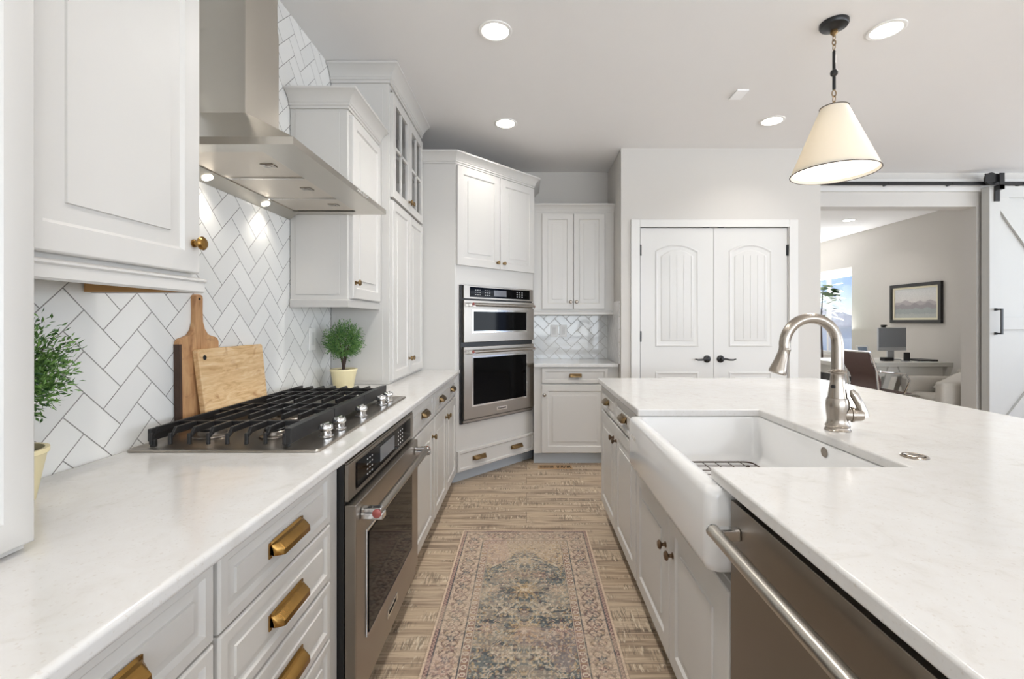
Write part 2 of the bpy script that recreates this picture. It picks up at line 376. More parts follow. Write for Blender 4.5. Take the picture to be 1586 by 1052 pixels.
# great room walls with windows behind and right (out of frame)
mb = MB().box(-1.25, 7.5, -4.62, -4.5, 0, .35).box(-1.25, 7.5, -4.62, -4.5, 2.55, CEIL)
for a, b in ((-1.25, -.45), (1.65, 1.85), (3.95, 4.15), (6.25, 7.5)): mb.box(a, b, -4.62, -4.5, .35, 2.55)
struct(mb.build('wall_rear', 'wall'))
mb = MB().box(7.5, 7.62, -4.5, 4.65, 0, .35).box(7.5, 7.62, -4.5, 4.65, 2.55, CEIL)
for a, b in ((-4.5, -3.1), (-.9, -.7), (1.5, 1.7), (3.9, 4.65)): mb.box(7.5, 7.62, a, b, .35, 2.55)
struct(mb.build('wall_right', 'wall'))
k = 2
for a, b in ((-.45, 1.65), (1.85, 3.95), (4.15, 6.25)):
    f = MB().box(a, b, -4.59, -4.54, .35, .4).box(a, b, -4.59, -4.54, 2.5, 2.55)
    for q in (a, (a+b)/2-.025, b-.05): f.box(q, q+.05, -4.59, -4.54, .4, 2.5)
    f.box(a, b, -4.59, -4.54, 1.9, 1.94); struct(f.build('window_%d' % k, 'trim')); k += 1
for a, b in ((-3.1, -.9), (-.7, 1.5), (1.7, 3.9)):
    f = MB().box(7.54, 7.59, a, b, .35, .4).box(7.54, 7.59, a, b, 2.5, 2.55)
    for q in (a, (a+b)/2-.025, b-.05): f.box(7.54, 7.59, q, q+.05, .4, 2.5)
    f.box(7.54, 7.59, a, b, 1.9, 1.94); struct(f.build('window_%d' % k, 'trim')); k += 1
# outside
M['pale'] = simple('whitened_ground', (244, 244, 242), .9)  # ground colour whitened so the lower window pane looks bright and hazy
sbox('ground', 'pale', -60, 90, -60, 120, -3.2, -3.0)
ridge = MB(); pts = []
for i in range(61):
    a = math.radians(-10+i*2.6); r = 120
    pts.append((math.cos(a)*r, math.sin(a)*r, 1.6+1.6*abs(math.sin(i*.35))+1.0*abs(math.sin(i*.13+1))))
ridge.loops([[(x, y, -3) for x, y, z in pts], [(x*1.02, y*1.02, z) for x, y, z in pts], [(x*1.3, y*1.3, -3) for x, y, z in pts]], False, False, closed=False)
M['hill'] = simple('hazy_hill', (236, 240, 244), .9)  # haze put into the near-white hill colour
struct(ridge.build('distant_hills', 'hill'))
# neighbour building + trees seen through office window
nb = thing('neighbor_house', 'pale grey neighbouring house seen low through the office window', 'house', (14.5, 23, -3))
MB().box(-2.2, 2.2, -1, 4, 0, 4.0).build('wall', simple('grey_siding', (150, 160, 162), .8), nb)
MB().loops([[(-2.5, -1.3, 4.0), (2.5, -1.3, 4.0), (0, -1.3, 4.9)], [(-2.5, 4.3, 4.0), (2.5, 4.3, 4.0), (0, 4.3, 4.9)]]).build('roof', simple('shingle', (120, 124, 130), .9), nb)
for i, (x, y, h, sc) in enumerate(((18.5, 24.5, 3.4, 1.3), (22.5, 27.5, 3.9, 1.5))):
    tr_ = thing('tree', ['hazy green tree just outside the office window, right half', 'taller hazy tree farther off beyond the office window'][i], 'tree', (x, y, -3), group='trees outside the office')
    tb = MB()
    for k in range(700):
        d = Vector(rng.normal(size=3)).normalized()*sc*rng.uniform(.5, 1)
        c_ = Vector((d.x, d.y, h-sc*.3+d.z*1.2)); a_ = Vector(rng.normal(size=3)).normalized()*.12; b_ = Vector(rng.normal(size=3)).normalized()*.12
        tb.add([c_-a_, c_+b_, c_+a_, c_-b_], [(0, 1, 2, 3)])
    tb.build('foliage', 'treeleaf', tr_); MB().lathe([(.16, 0), (.1, h-.8)], seg=8).build('trunk', 'stem', tr_)

# ------------------------------------------------------------------ pantry doors
cs = .062
mb = MB().box(ox0-.012-cs, ox0-.0, PX0-.018, PX0, 0, oz+cs).box(ox1, ox1+cs+.012, PX0-.018, PX0, 0, oz+cs).box(ox0, ox1, PX0-.018, PX0, oz, oz+cs)
mb.box(ox0, ox0+.006, PX0, PX1, 0, oz).box(ox1-.006, ox1, PX0, PX1, 0, oz)
struct(mb.build('trim_3', 'trim', bevel=.003), 'white casing round the pantry double doors')
def arch(x0, x1, z0, z1, rise, i, n=14):
    x0 += i; x1 -= i; z0 += i; z1 -= i
    P = [(x0, z0), (x1, z0)]
    for k in range(n+1):
        u = k/n; x = x1+(x0-x1)*u; P.append((x, z1-rise+rise*(1-(2*u-1)**2)))
    return P
def relief(mb, fn, yf):
    L = []
    for i, d in ((0, 0), (.003, .006), (.010, .0075), (.016, .003), (.022, .0012), (.045, .0012), (.05, .005), (.055, .0062)):
        L.append([(x, yf-d, z) for x, z in fn(i)])
    mb.loops(L, cap0=False)
def pantry_leaf(name, x0, x1, side, label):
    yf = PX0+.004
    mb = MB().box(x0, x1, yf, yf+.038, .012, oz-.006)
    c = (x0+x1)/2; hw = .182
    relief(mb, lambda i: arch(c-hw, c+hw, 1.03, 1.895, .055, i), yf)
    relief(mb, lambda i: arch(c-hw, c+hw, .22, .815, 0.0, i), yf)
    for k in range(5):   # plank beads on the arched panel
        xx = c-hw+.062+(2*hw-.124)*k/4 - .001
        if k: mb.box(xx-.0016+.0, xx+.0016, yf-.0088, yf-.0062, 1.10, 1.80)
    d = struct(mb.build(name, 'whitedoor', ang=25), label)
    hx = x1-.055 if side < 0 else x0+.055; s_ = side
    lv = MB().lathe([(.031, 0), (.031, .006), (.026, .010), (.012, .013), (.011, .045), (.012, .05), (.006, .053)], (hx, yf, .925), (0, -1, 0), 22)
    lv.tube([(hx, yf-.043, .925), (hx+s_*.025, yf-.047, .928), (hx+s_*.06, yf-.047, .921), (hx+s_*.09, yf-.045, .920), (hx+s_*.115, yf-.043, .928)], [.010, .009, .0075, .007, .004], 10)
    lv.build('door_handle', 'black', d)
    for hz in (1.80, 1.07, .28):
        hxx = x0-.004 if side < 0 else x1+.004
        MB().lathe([(.007, 0), (.007, .09)], (hxx, yf-.006, hz), (0, 0, 1), 10).box(hxx-.012, hxx+.012, yf-.003, yf+.001, hz, hz+.09).build('hinge', 'black', d)
    MB().box(hx+(-.03 if side < 0 else -.02), hx+.02 if side < 0 else hx+.03, yf-.004, yf+.02, oz-.006, oz-.0005).build('door_catch', 'black', d)
pantry_leaf('door_1', ox0+.010, 1.582, -1, 'left white arched-panel pantry door leaf')
pantry_leaf('door_2', 1.586, ox1-.010, 1, 'right white arched-panel pantry door leaf')

# ------------------------------------------------------------------ barn door and track
bd = thing('barn_door', 'white sliding barn door with diagonal braces hanging right of the office opening', 'door', (4.451, 4.37, 0))
W_, H_ = 1.03, 2.545
MB().box(0, W_, .03, .085, .02, H_).build('slab', 'barn', bd)
fr = MB().box(0, .105, .006, .03, .02, H_).box(W_-.105, W_, .006, .03, .02, H_).box(.105, W_-.105, .006, .03, H_-.11, H_).box(.105, W_-.105, .006, .03, .02, .13)
fr.box(.105, W_-.105, .006, .03, 1.165, 1.285)
fr.build('frame', 'barn', bd, bevel=.002)
def brace(xa, za, xb, zb, wd=.14):
    d = Vector((xb-xa, 0, zb-za)); L_ = d.length; a = math.atan2(d.z, d.x)
    R = Matrix.Translation((xa, 0, za)) @ Matrix.Rotation(-a, 4, 'Y')
    MB().box(0, L_, .007, .03, -wd/2, wd/2, R).build('brace', 'barn', bd, bevel=.002)
brace(.075, 2.475, W_-.075, 1.24); brace(.075, .09, W_-.075, 1.21)
h = MB().box(.055, .067, -.02, .0, 1.13, 1.14)
MB().box(.045, .065, -.006, .006, 1.115, 1.14).box(.045, .065, -.006, .006, 1.345, 1.37).box(.045, .065, -.05, -.006, 1.12, 1.135).box(.045, .065, -.05, -.006, 1.35, 1.365).box(.045, .065, -.062, -.05, 1.12, 1.365).build('handle', 'black', bd, bevel=.001)
hg = MB().box(.04, .088, -.008, .006, 2.395, 2.545).box(.04, .088, -.052, -.045, 2.50, 2.655).box(.04, .088, -.052, -.008, 2.50, 2.545)
hg.lathe([(.06, 0), (.06, .022)], (.0, .005, 2.61), (0, -1, 0), 24)
hg.box(-.075, .088, -.03, -.02, 2.575, 2.655).build('hanger', 'black', bd, bevel=.002)
tk = thing('barn_door_rail', 'long flat black sliding-door rail across the wall above the office opening', 'rail', (2.5, 4.40, 2.56))
MB().box(0, 4.5, -.004, .004, .0, .034).build('rail', 'black', tk)
for q in (.35, 1.0, 1.62, 2.3, 3.0, 3.7, 4.3): MB().lathe([(.012, 0), (.012, .058)], (q, .062, .017), (0, -1, 0), 12).lathe([(.009, 0), (.006, .006)], (q, -.004, .017), (0, -1, 0), 6).build('bolt', 'black', tk)
sbox('trim_4', 'trim', 2.49, 7.3, 4.462, 4.49, 2.52, 2.64)
# ------------------------------------------------------------------ ceiling fixtures
cl = None
lab = {0: 'lit recessed ceiling light nearest above the aisle, left of the vent', 1: 'small lit recessed light above the aisle by the corner oven cabinet',
       2: 'lit recessed ceiling light in front of the pantry doors', 3: 'lit recessed ceiling light to the right of the pendant lamp', 14: 'round recessed light in the office ceiling beyond the opening'}
for i, (x, y) in enumerate(CANS):
    if i not in lab: continue
    r = thing('recessed_light', lab[i], 'ceiling light', (x, y, CEIL), group='recessed ceiling lights')
    MB().lathe([(.085, 0), (.085, -.004), (.078, -.007), (.068, -.005), (.066, 0)], seg=40, cap0=False, cap1=False).build('trim_ring', 'plate', r)
    MB().lathe([(.066, -.001), (.066, -.0045), (.03, -.0052)], seg=32).build('diffuser', 'lamp', r)
tag(MB().box(1.331, 1.406, 2.874, 2.994, CEIL-.008, CEIL).build('ceiling_cover_plate', simple('cover_plate_white', (252, 252, 252), .5), bevel=.001), 'small white rectangular cover plate on the ceiling', 'cover plate')

# pendant
PXc, PYc = 1.51, 2.235
p = thing('pendant_lamp', 'cream cone-shade pendant lamp hanging on a black rod over the island', 'lamp', (PXc, PYc, 0))
MB().lathe([(.063, CEIL), (.063, CEIL-.014), (.058, CEIL-.022), (.054, CEIL-.023), (.026, CEIL-.032), (.013, CEIL-.04)], seg=36).build('canopy', 'black', p)
MB().lathe([(.016, CEIL-.036), (.017, CEIL-.05), (.008, CEIL-.06), (.006, CEIL-.066)], seg=18).build('canopy_socket', 'brassd', p)
ch = MB()
def link(mb, c, r, rr, ax):
    P = []
    for k in range(13):
        a = 2*PI*k/12; u = math.cos(a)*r*.72; v_ = math.sin(a)*r*1.2
        P.append((c[0]+(u if ax else 0), c[1]+(0 if ax else u), c[2]+v_))
    mb.tube(P, rr, 8)
for k in range(3): link(ch, (0, 0, CEIL-.075-.022*k), .012, .0022, k % 2)
ch.build('chain', 'brassd', p)
MB().lathe([(.006, 2.57), (.0075, 2.565), (.0075, 2.478), (.015, 2.472), (.017, 2.462), (.015, 2.452), (.0075, 2.446), (.0075, 2.385), (.006, 2.378)], seg=16).build('rod', 'black', p)
ch = MB(); link(ch, (0, 0, 2.361), .014, .0024, 1); link(ch, (0, 0, 2.334), .013, .0022, 0); link(ch, (0, 0, 2.312), .010, .002, 1); ch.build('loop', 'brassd', p)
sh = MB().lathe([(.188, 1.970), (.1875, 1.975), (.060, 2.287), (.059, 2.292), (.057, 2.292), (.058, 2.287), (.1855, 1.975), (.186, 1.970)], seg=56, cap0=False, cap1=False)
sh.build('lamp_shade', 'shade', p)
for r_, z_ in ((.1885, 1.970), (.0605, 2.291)):
    MB().tube([(r_*math.cos(2*PI*k/56), r_*math.sin(2*PI*k/56), z_) for k in range(57)], .0028, 6).build('shade_trim', simple('grey_binding', (110, 102, 94), .7), p)
MB().lathe([(.005, 2.305), (.012, 2.295), (.012, 2.28)], seg=12).box(-.058, .058, -.0015, .0015, 2.284, 2.287).box(-.0015, .0015, -.058, .058, 2.284, 2.287).lathe([(.016, 2.28), (.016, 2.24)], seg=14).build('socket', 'brassd', p)
MB().lathe([(.013, 2.24), (.02, 2.225), (.03, 2.20), (.031, 2.18), (.022, 2.155), (.006, 2.147)], seg=20).build('bulb', 'bulb', p)
MB().lathe([(.180, 1.984), (.180, 1.9835), (.05, 1.9832)], seg=40).build('diffuser', emis('shade_diffuser', (255, 248, 238), 1.3), p)
l = bpy.data.lights.new('pendant_glow', 'POINT'); l.energy = .45; l.color = WARM; l.shadow_soft_size = .04
o = bpy.data.objects.new('pendant_glow', l); COL.objects.link(o); o.location = (PXc, PYc, 2.10)
area('pendant_down', (PXc, PYc, 1.965), (0, 0, 0), .34, .34, 2.5, WARM, 'DISK', 165)

# ------------------------------------------------------------------ left base run
def carcass(parent, w_, depth, z0=.1, z1=CU, toe=.075, y=0):
    MB().box(0, w_, y, y+depth, z0, z1).build('carcass', 'cab', parent, bevel=.0015)
    MB().box(0, w_, y+toe, y+depth, 0, z0).build('toe_kick', 'toe', parent)
FX = -.545; D_ = FX-WX-.003
c1 = thing('drawer_cabinet', 'pale grey drawer base cabinet nearest the camera, left edge of photo', 'cabinet', (FX, .33, 0), LF)
carcass(c1, .442, D_)
for a, b in ((.703, .842), (.552, .698), (.398, .544), (.106, .390)): drawer(c1, .006, .436, a, b, (.221,))
c2 = thing('drawer_cabinet', 'pale grey four-drawer base cabinet immediately left of the undercounter oven', 'cabinet', (FX, .773, 0), LF)
carcass(c2, .535-.0, D_)
for a, b in ((.703, .842), (.552, .698), (.398, .544), (.106, .390)): drawer(c2, .006, .447, a, b, (.222,))
c3 = thing('base_cabinet', 'single-door grey base cabinet just beyond the undercounter oven', 'cabinet', (FX, 2.072, 0), LF)
carcass(c3, .514, D_)
drawer(c3, .025, .502, .700, .838, (.26,), pm='brassd', ln=.11); door(c3, .025, .502, .108, .690, (.46, .60))
c4 = thing('base_cabinet', 'two-door grey base cabinet at far end of the cooktop run, wide drawer above', 'cabinet', (FX, 2.588, 0), LF)
carcass(c4, .83, D_)
drawer(c4, .012, .79, .700, .838, (.21, .61), pm='brassd', ln=.11)
door(c4, .012, .397, .108, .690, (.365, .62)); door(c4, .403, .79, .108, .690, (.435, .62))
# countertop left
ct = MB().prism([(WX+.002, -.6), (-.497, -.6), (-.497, 3.417), (WX+.002, 3.417)], CU+.001, CT).build('countertop', 'quartz', bevel=.009, seg=4)
tag(ct, 'long white quartz countertop under the cooktop along the tiled wall', 'countertop')

# under-counter oven
ov = thing('undercounter_oven', 'stainless undercounter oven with bar handle below the gas cooktop', 'oven', (-.515, 1.312, 0), LF)
OW = .755
MB().box(0, OW, .012, .58, .06, .826).build('housing', 'black', ov)
MB().box(.004, OW-.004, .0, .012, .718, .826).box(.004, OW-.004, .002, .02, .826, .832).build('control_panel', 'steel', ov, bevel=.002)
gp = MB().box(.065, OW-.06, -.003, .0, .736, .814).build('control_glass', 'glassb', ov)
MB().box(.28, .45, -.0042, -.003, .75, .802).build('display', 'display', gp)
for i in range(3):
    for j in range(4):
        for x_, ww in ((.15+.022*i, .008), (.50+.03*i, .010)): MB().box(x_, x_+ww, -.0036, -.003, .748+.016*j, .752+.016*j).build('button', 'print', gp)
od = MB().box(.004, OW-.004, -.022, .012, .145, .708).build('door', 'steel', ov, bevel=.003)
MB().box(.085, OW-.120, -.026, -.022, .27, .60).build('door_window_trim', 'chrome', od, bevel=.002)
MB().box(.095, OW-.130, -.0285, -.026, .28, .59).build('door_window', 'glassb', od)
MB().tube([(.045, -.072, .672), (OW-.045, -.072, .672)], .0135, 16).build('handle', 'steel', od)
for q, s_ in ((.052, -1), (OW-.052, 1)):
    MB().box(q-.016, q+.016, -.09, -.022, .652, .672).box(q-.013, q+.013, -.084, -.022, .672, .686).build('handle_bracket', 'chrome', od, bevel=.004, seg=3)
    MB().lathe([(.0135, 0), (.0135, .003), (.009, .005)], (q+s_*.016, -.072, .672), (s_, 0, 0), 16).build('handle_medallion', 'red', od)
MB().box(.30, .42, -.0245, -.022, .185, .212).build('badge', 'chrome', od, bevel=.001)
MB().box(.004, OW-.004, -.012, .012, .10, .138).build('vent_trim', 'steel', ov)
MB().box(0, OW, .06, .5, 0, .06).build('toe_kick', 'dark', ov)
def text_on(parent, s_, size, loc, rot, mat, name='lettering', ext=.0006):
    cu = bpy.data.curves.new('t', 'FONT'); cu.body = s_; cu.size = size; cu.extrude = ext; cu.align_x = 'CENTER'; cu.align_y = 'CENTER'; cu.resolution_u = 2
    o = bpy.data.objects.new('t', cu); COL.objects.link(o); bpy.context.view_layer.update()
    me = bpy.data.meshes.new_from_object(o); bpy.data.objects.remove(o)
    n = bpy.data.objects.new(name, me); COL.objects.link(n); me.materials.clear(); me.materials.append(M[mat]); n.parent = parent; n.location = loc; n.rotation_euler = rot
    return n
text_on(od, 'KitchenAid', .019, (.36, -.0252, .1985), (PI/2, 0, 0), 'dark')

# ------------------------------------------------------------------ cooktop
CX0, CX1, CY0, CY1 = -1.105, -.572, 1.252, 2.165
ck = thing('gas_cooktop', 'stainless five-burner gas cooktop with black grates and chrome knobs', 'cooktop', (0, 0, CT+.0005))
mb = MB(); mb.loops([[(x, y, z) for x, y in rrect(CX0+i, CX1-i, CY0+i, CY1-i, .012, 4)] for i, z in ((0, 0), (0, .005), (.002, .0075), (.02, .0075), (.024, .006))])
mb.build('tray', 'steel', ck)
def burner(x, y, r):
    b = MB().lathe([(r*1.35, .0075), (r*1.3, .011), (r*1.1, .012), (r, .014), (r, .024), (r*.92, .026)], (x, y, 0), seg=28).build('burner', 'steeld', ck)
    MB().lathe([(r*.9, .026), (r*.92, .031), (r*.8, .0345), (r*.3, .0355)], (x, y, 0), seg=28).build('burner_cap', 'iron', b)
for x, y, r in ((-.98, 1.42, .04), (-.78, 1.41, .032), (-.88, 1.71, .056), (-.98, 2.0, .036), (-.78, 2.0, .042)): burner(x, y, r)
GX0, GX1 = -1.058, -.672; ZT = .062
for gi, (ga, gb) in enumerate(((1.275, 1.565), (1.568, 1.852), (1.855, 2.145))):
    g = MB(); n = 8
    def bar(x0, x1, y0, y1, z0, z1): g.box(x0, x1, y0, y1, z0, z1)
    xs = [GX0+(GX1-GX0-.012)*i/(n-1) for i in range(n)]
    for i, x in enumerate(xs):
        wth = .009
        # sloped ends
        def yend(sgn, y_):
            return y_
        segs = [(ga, gb)] if i in (0, 2, 4, 7) else [(ga, ga+.10), (gb-.10, gb)]
        for a, b in segs:
            pa = .022 if a == ga and gi == 0 else 0; pb = .022 if b == gb and gi == 2 else 0
            g.add([(x, a, ZT-.03 if pa else ZT-.016), (x, a+pa, ZT), (x, b-pb, ZT), (x, b, ZT-.03 if pb else ZT-.016), (x, b-pb-.004, ZT-.018), (x, a+pa+.004, ZT-.018),
                   (x+wth, a, ZT-.03 if pa else ZT-.016), (x+wth, a+pa, ZT), (x+wth, b-pb, ZT), (x+wth, b, ZT-.03 if pb else ZT-.016), (x+wth, b-pb-.004, ZT-.018), (x+wth, a+pa+.004, ZT-.018)],
                  [(0, 1, 2, 3, 4, 5), (11, 10, 9, 8, 7, 6), (0, 6, 7, 1), (1, 7, 8, 2), (2, 8, 9, 3), (3, 9, 10, 4), (4, 10, 11, 5), (5, 11, 6, 0)])
        if gi == 0: g.box(x, x+wth, ga-.001, ga+.007, .016, ZT-.014)
        if gi == 2: g.box(x, x+wth, gb-.007, gb+.001, .016, ZT-.014)
    for y in (ga+.10, gb-.008 if gi < 2 else gb-.10): g.box(GX0, GX1, y, y+.008, ZT-.016, ZT-.001)
    g.box(GX1-.006, GX1+.012, ga, gb, .018, ZT)               # stout front rail
    g.box(GX0-.004, GX0+.006, ga, gb, .024, ZT-.002)
    for x in (GX0, GX1-.010):
        for y in (ga+.002, gb-.014): g.box(x, x+.014, y, y+.012, .0075, .03)
    g.build('grate', 'iron', ck, 25, bevel=.0018)
for y in (1.40, 1.50, 1.70, 1.935, 2.03):
    x = -.617
    kb = MB().lathe([(.022, .0075), (.022, .011), (.0165, .013), (.016, .026), (.020, .029), (.0215, .034), (.0205, .042), (.017, .046), (.006, .0475)], (x, y, 0), seg=24).build('knob', 'chrome', ck)
    MB().box(x-.004, x+.004, y-.017, y+.017, .045, .050).build('knob_grip', 'chrome', kb, bevel=.002)

# cutting boards, resting on the rear grate and leaning on the tile
b1 = thing('cutting_board', 'tall dark-edged wooden paddle board with handle leaning behind the other', 'cutting board', (-1.104, 1.545, CT+.0085), rot=(0, math.radians(-.8), 0))
hw = .093; P = [(-hw, .008), (-hw+.008, 0), (hw-.008, 0), (hw, .008), (hw, .282)]
for k in range(7): a = k/6*PI/2; P.append((hw-.022*(1-math.cos(a)), .282+.018*math.sin(a)))
P += [(.042, .309), (.026, .328), (.018, .352), (.0165, .39), (.018, .432), (.016, .441), (.008, .445)]
P = P + [(-x, z) for x, z in reversed(P[4:])]
mb = MB().loops([[(0, y, z) for y, z in P], [(-.018, y, z) for y, z in P]])
mb.build('board', 'board1', b1, bevel=.003, seg=3)
MB().box(-.0182, .0003, -hw-.0006, -hw+.010, .010, .280).build('dark_edge_strip', 'board1e', b1, label='dark bark-coloured edge strip')
MB().lathe([(.0045, 0), (.0045, .019)], (.0006, 0, .430), (-1, 0, 0), 12).build('hanging_hole', 'dark', b1)
b2 = thing('cutting_board', 'broad pale spalted-wood board leaning in front of the paddle board', 'cutting board', (-1.070, 1.692, CT+.0085), rot=(0, math.radians(-3.9), 0))
P = [(-.165, 0), (.196, 0), (.182, .255), (.175, .262), (-.179, .262), (-.186, .255)]
MB().loops([[(0, y, z) for y, z in P], [(-.020, y, z) for y, z in P]]).build('board', 'board2', b2, bevel=.003, seg=3)
MB().lathe([(.0085, 0), (.0085, .021)], (.0006, -.156, .232), (-1, 0, 0), 16).build('hanging_hole', 'dark', b2)

# ------------------------------------------------------------------ potted plants
def plant(loc, label, R_, squash, seedv, lm, tall):
    r = np.random.default_rng(seedv); pt = thing('potted_plant', label, 'plant', loc, group='little potted topiaries')
    MB().lathe([(.048, 0), (.050, .003), (.066, .094), (.070, .098), (.070, .107), (.063, .107), (.060, .096)], seg=32, cap1=False).build('pot', 'pot', pt)
    MB().lathe([(.060, .090), (.060, .095), (.03, .102)], seg=24).build('soil', 'soil', pt)
    st = MB(); zc = tall
    for k in range(7):
        a = k*.9; st.tube([(.004*math.cos(a), .004*math.sin(a), .09), (.005*math.cos(a), .005*math.sin(a), .125), (.03*math.cos(a), .03*math.sin(a), zc-.02), (.06*math.cos(a), .06*math.sin(a), zc+.03)], [.005, .0045, .0025, .001], 6)
    st.build('stem', 'stem', pt)
    lf = MB()
    for k in range(560):
        d = Vector(r.normal(size=3)).normalized(); f = r.uniform(.45, 1)**.6
        e_ = Vector((d.x*R_*f, d.y*R_*f, d.z*R_*squash*f+zc)); 
        if e_.z < .125: e_.z = .125+r.uniform(0, .03)
        s0 = Vector((0, 0, zc-.045))+(e_-Vector((0, 0, zc-.045)))*.45
        dr = (e_-s0); 
        for j in range(9):
            b = s0+dr*((j+1)/9); a1 = (dr.normalized()+Vector(r.normal(size=3))*.75).normalized()
            ln = r.uniform(.010, .017); wd = Vector(r.normal(size=3)).cross(a1).normalized()*.0021*r.uniform(.8, 1.4); nn = a1.cross(wd).normalized()*.001
            lf.add([b, b+a1*ln*.5+wd+nn, b+a1*ln, b+a1*ln*.5-wd+nn], [(0, 1, 2), (0, 2, 3)])
    o = lf.build('foliage', lm, pt); return pt
plant((-1.03, .888, CT), 'leafy potted plant half hidden behind the near counter cabinet', .118, 1.08, 3, 'leaf', .275)
plant((-.99, 2.465, CT), 'small green topiary in a cream pot standing beside the tall hutch', .113, 1.0, 5, 'leaf2', .262)

# ------------------------------------------------------------------ wall cabinets, left
hn = thing('hutch_cabinet', 'grey countertop cabinet cut off by the left edge of the photo', 'cabinet', (-.80, .10, 0), LF)
MB().box(0, .624, 0, .324, CT+.001, 2.66).build('carcass', 'cab', hn)
panel_mesh(MB(), .002, .624, .892, 2.64, m=.045).build('door', 'cab', hn, bevel=0)
un = thing('wall_cabinet', 'large grey upper cabinet at left with raised panel door and brass knob', 'cabinet', (-.853, .728, 0), LF)
MB().box(0, .446, 0, .271, 1.352, 2.62).build('carcass', 'cab', un)
door(un, .004, .434, 1.362, 2.61, None, m=.052)
knob(un, .411, 1.436, -.02, 'brass', .0165)
rl = [(0, 0), (.010, 0), (.014, .004), (.014, .026), (.018, .030), (.018, .034), (.012, .038), (0, .038)]
molding([(0, .0), (.446, .0), (.446, .27)][::1], [(o, 1.314+z) for o, z in rl]).build('light_rail', 'cab', un)
MB().box(.425, .4395, .004, .268, 1.316, 1.3515).build('underside_block', 'wood', un)

u2 = thing('wall_cabinet', 'grey upper cabinet between range hood and tall hutch, crown on top', 'cabinet', (-.853, 2.166, 0), LF)
MB().box(0, .45, 0, .271, 1.345, 2.252).build('carcass', 'cab', u2)
MB().box(-.004, 0, .035, .245, 1.37, 2.235).build('side_panel', 'cab', u2, bevel=.001)
door(u2, .022, .437, 1.352, 2.235, (.052, 1.43), m=.05)
molding([(0, .27), (0, 0), (.45, 0)], crown(2.252, 2.332, .062)[::-1]).build('crown', 'cab', u2, 18)
molding([(0, .27), (0, 0), (.45, 0)], [(o*.6, 1.309+z) for o, z in rl][::-1]).build('light_rail', 'cab', u2)

# tall hutch standing on the counter
th = thing('hutch_cabinet', 'tall grey hutch standing on far counter, glass doors above paneled doors', 'cabinet', (-.793, 2.62, 0), LF)
TW = .797; TD = .33
MB().box(0, TW, 0, TD, CT+.001, 1.955).box(0, .02, 0, TD, 1.955, 2.63).box(TW-.02, TW, 0, TD, 1.955, 2.63).box(.02, TW-.02, TD-.015, TD, 1.955, 2.63).box(.02, TW-.02, 0, TD, 2.60, 2.63).box(.02, .034, 0, .02, 1.955, 2.6).box(TW-.034, TW-.02, 0, .02, 1.955, 2.6).build('carcass', 'cab', th)
MB().box(.022, TW-.022, .03, TD-.016, 2.27, 2.288).build('shelf', 'cabin', th)
MB().box(-.003, 0, .035, .30, .90, 2.58).build('side_panel', 'cab', th, bevel=.001)
for a, b, kx in ((.022, .396, .37), (.402, .776, .428)):
    door(th, a, b, .897, 1.948, (kx, 1.0), m=.05)
    f = MB(); za, zb = 1.966, 2.572; s_ = .052
    f.box(a, a+s_, -.02, 0, za, zb).box(b-s_, b, -.02, 0, za, zb).box(a+s_, b-s_, -.02, 0, za, za+s_).box(a+s_, b-s_, -.02, 0, zb-s_, zb)
    f.box((a+b)/2-.009, (a+b)/2+.009, -.018, -.003, za+s_, zb-s_).box(a+s_, b-s_, -.018, -.003, (za+zb)/2-.009, (za+zb)/2+.009)
    d_ = f.build('door', 'cab', th, bevel=.0015, label='glazed door with four panes')
    MB().box(a+s_, b-s_, -.009, -.006, za+s_, zb-s_).build('glass_pane', 'pane', d_)
    knob(d_, kx, za+.06, -.02)
molding([(0, TD), (0, 0), (TW, 0)], crown(2.612, 2.706, .068)[::-1]).build('crown', 'cab', th, 18)

# ------------------------------------------------------------------ range hood
hd = thing('range_hood', 'stainless chimney range hood mounted over the gas cooktop', 'range hood')
HX, HY0, HY1, HZ = -.667, 1.302, 2.160, 1.748; B = WX+.002
CHX, CH0, CH1 = -.965, 1.562, 1.774
cn = MB()
O = lambda i, j, z: [(B, HY0+i, z), (HX-j, HY0+i, z), (HX-j, HY1-i, z), (B, HY1-i, z)]
cn.loops([O(.06, .122, HZ+.001), O(.06, .12, HZ), O(0, 0, HZ), O(0, 0, HZ+.022), O(.004, .004, HZ+.024), [(B, CH0-.004, 1.956), (CHX+.004, CH0-.004, 1.956), (CHX+.004, CH1+.004, 1.956), (B, CH1+.004, 1.956)]], cap0=False)
cn.build('canopy', 'steelh', hd, 20)
MB().box(B, CHX, CH0, CH1, 1.956, 2.36).build('chimney', 'steelh', hd, bevel=.001)
MB().box(B, CHX-.003, CH0+.003, CH1-.003, 2.36, CEIL-.001).build('chimney_extension', 'steelh', hd, bevel=.001)
X0, X1 = B+.055, HX-.122
ys = [HY0+.062, 1.615, 1.885, HY1-.062]
for a, b in zip(ys[:-1], ys[1:]):
    fl = MB().box(X0, X1, a+.003, b-.003, HZ+.004, HZ+.012).build('filter', 'filter', hd, bevel=.0015)
    MB().box(X1-.075, X1-.035, (a+b)/2-.016, (a+b)/2+.016, HZ+.001, HZ+.004).lathe([(.010, 0), (.010, .002)], (X1-.055, (a+b)/2, HZ+.001), (0, 0, -1), 12).build('filter_latch', 'steel', fl)
for q in ys[1:-1]: MB().box(X0, X1, q-.003, q+.003, HZ-.001, HZ+.010).build('filter_divider', 'chrome', hd)
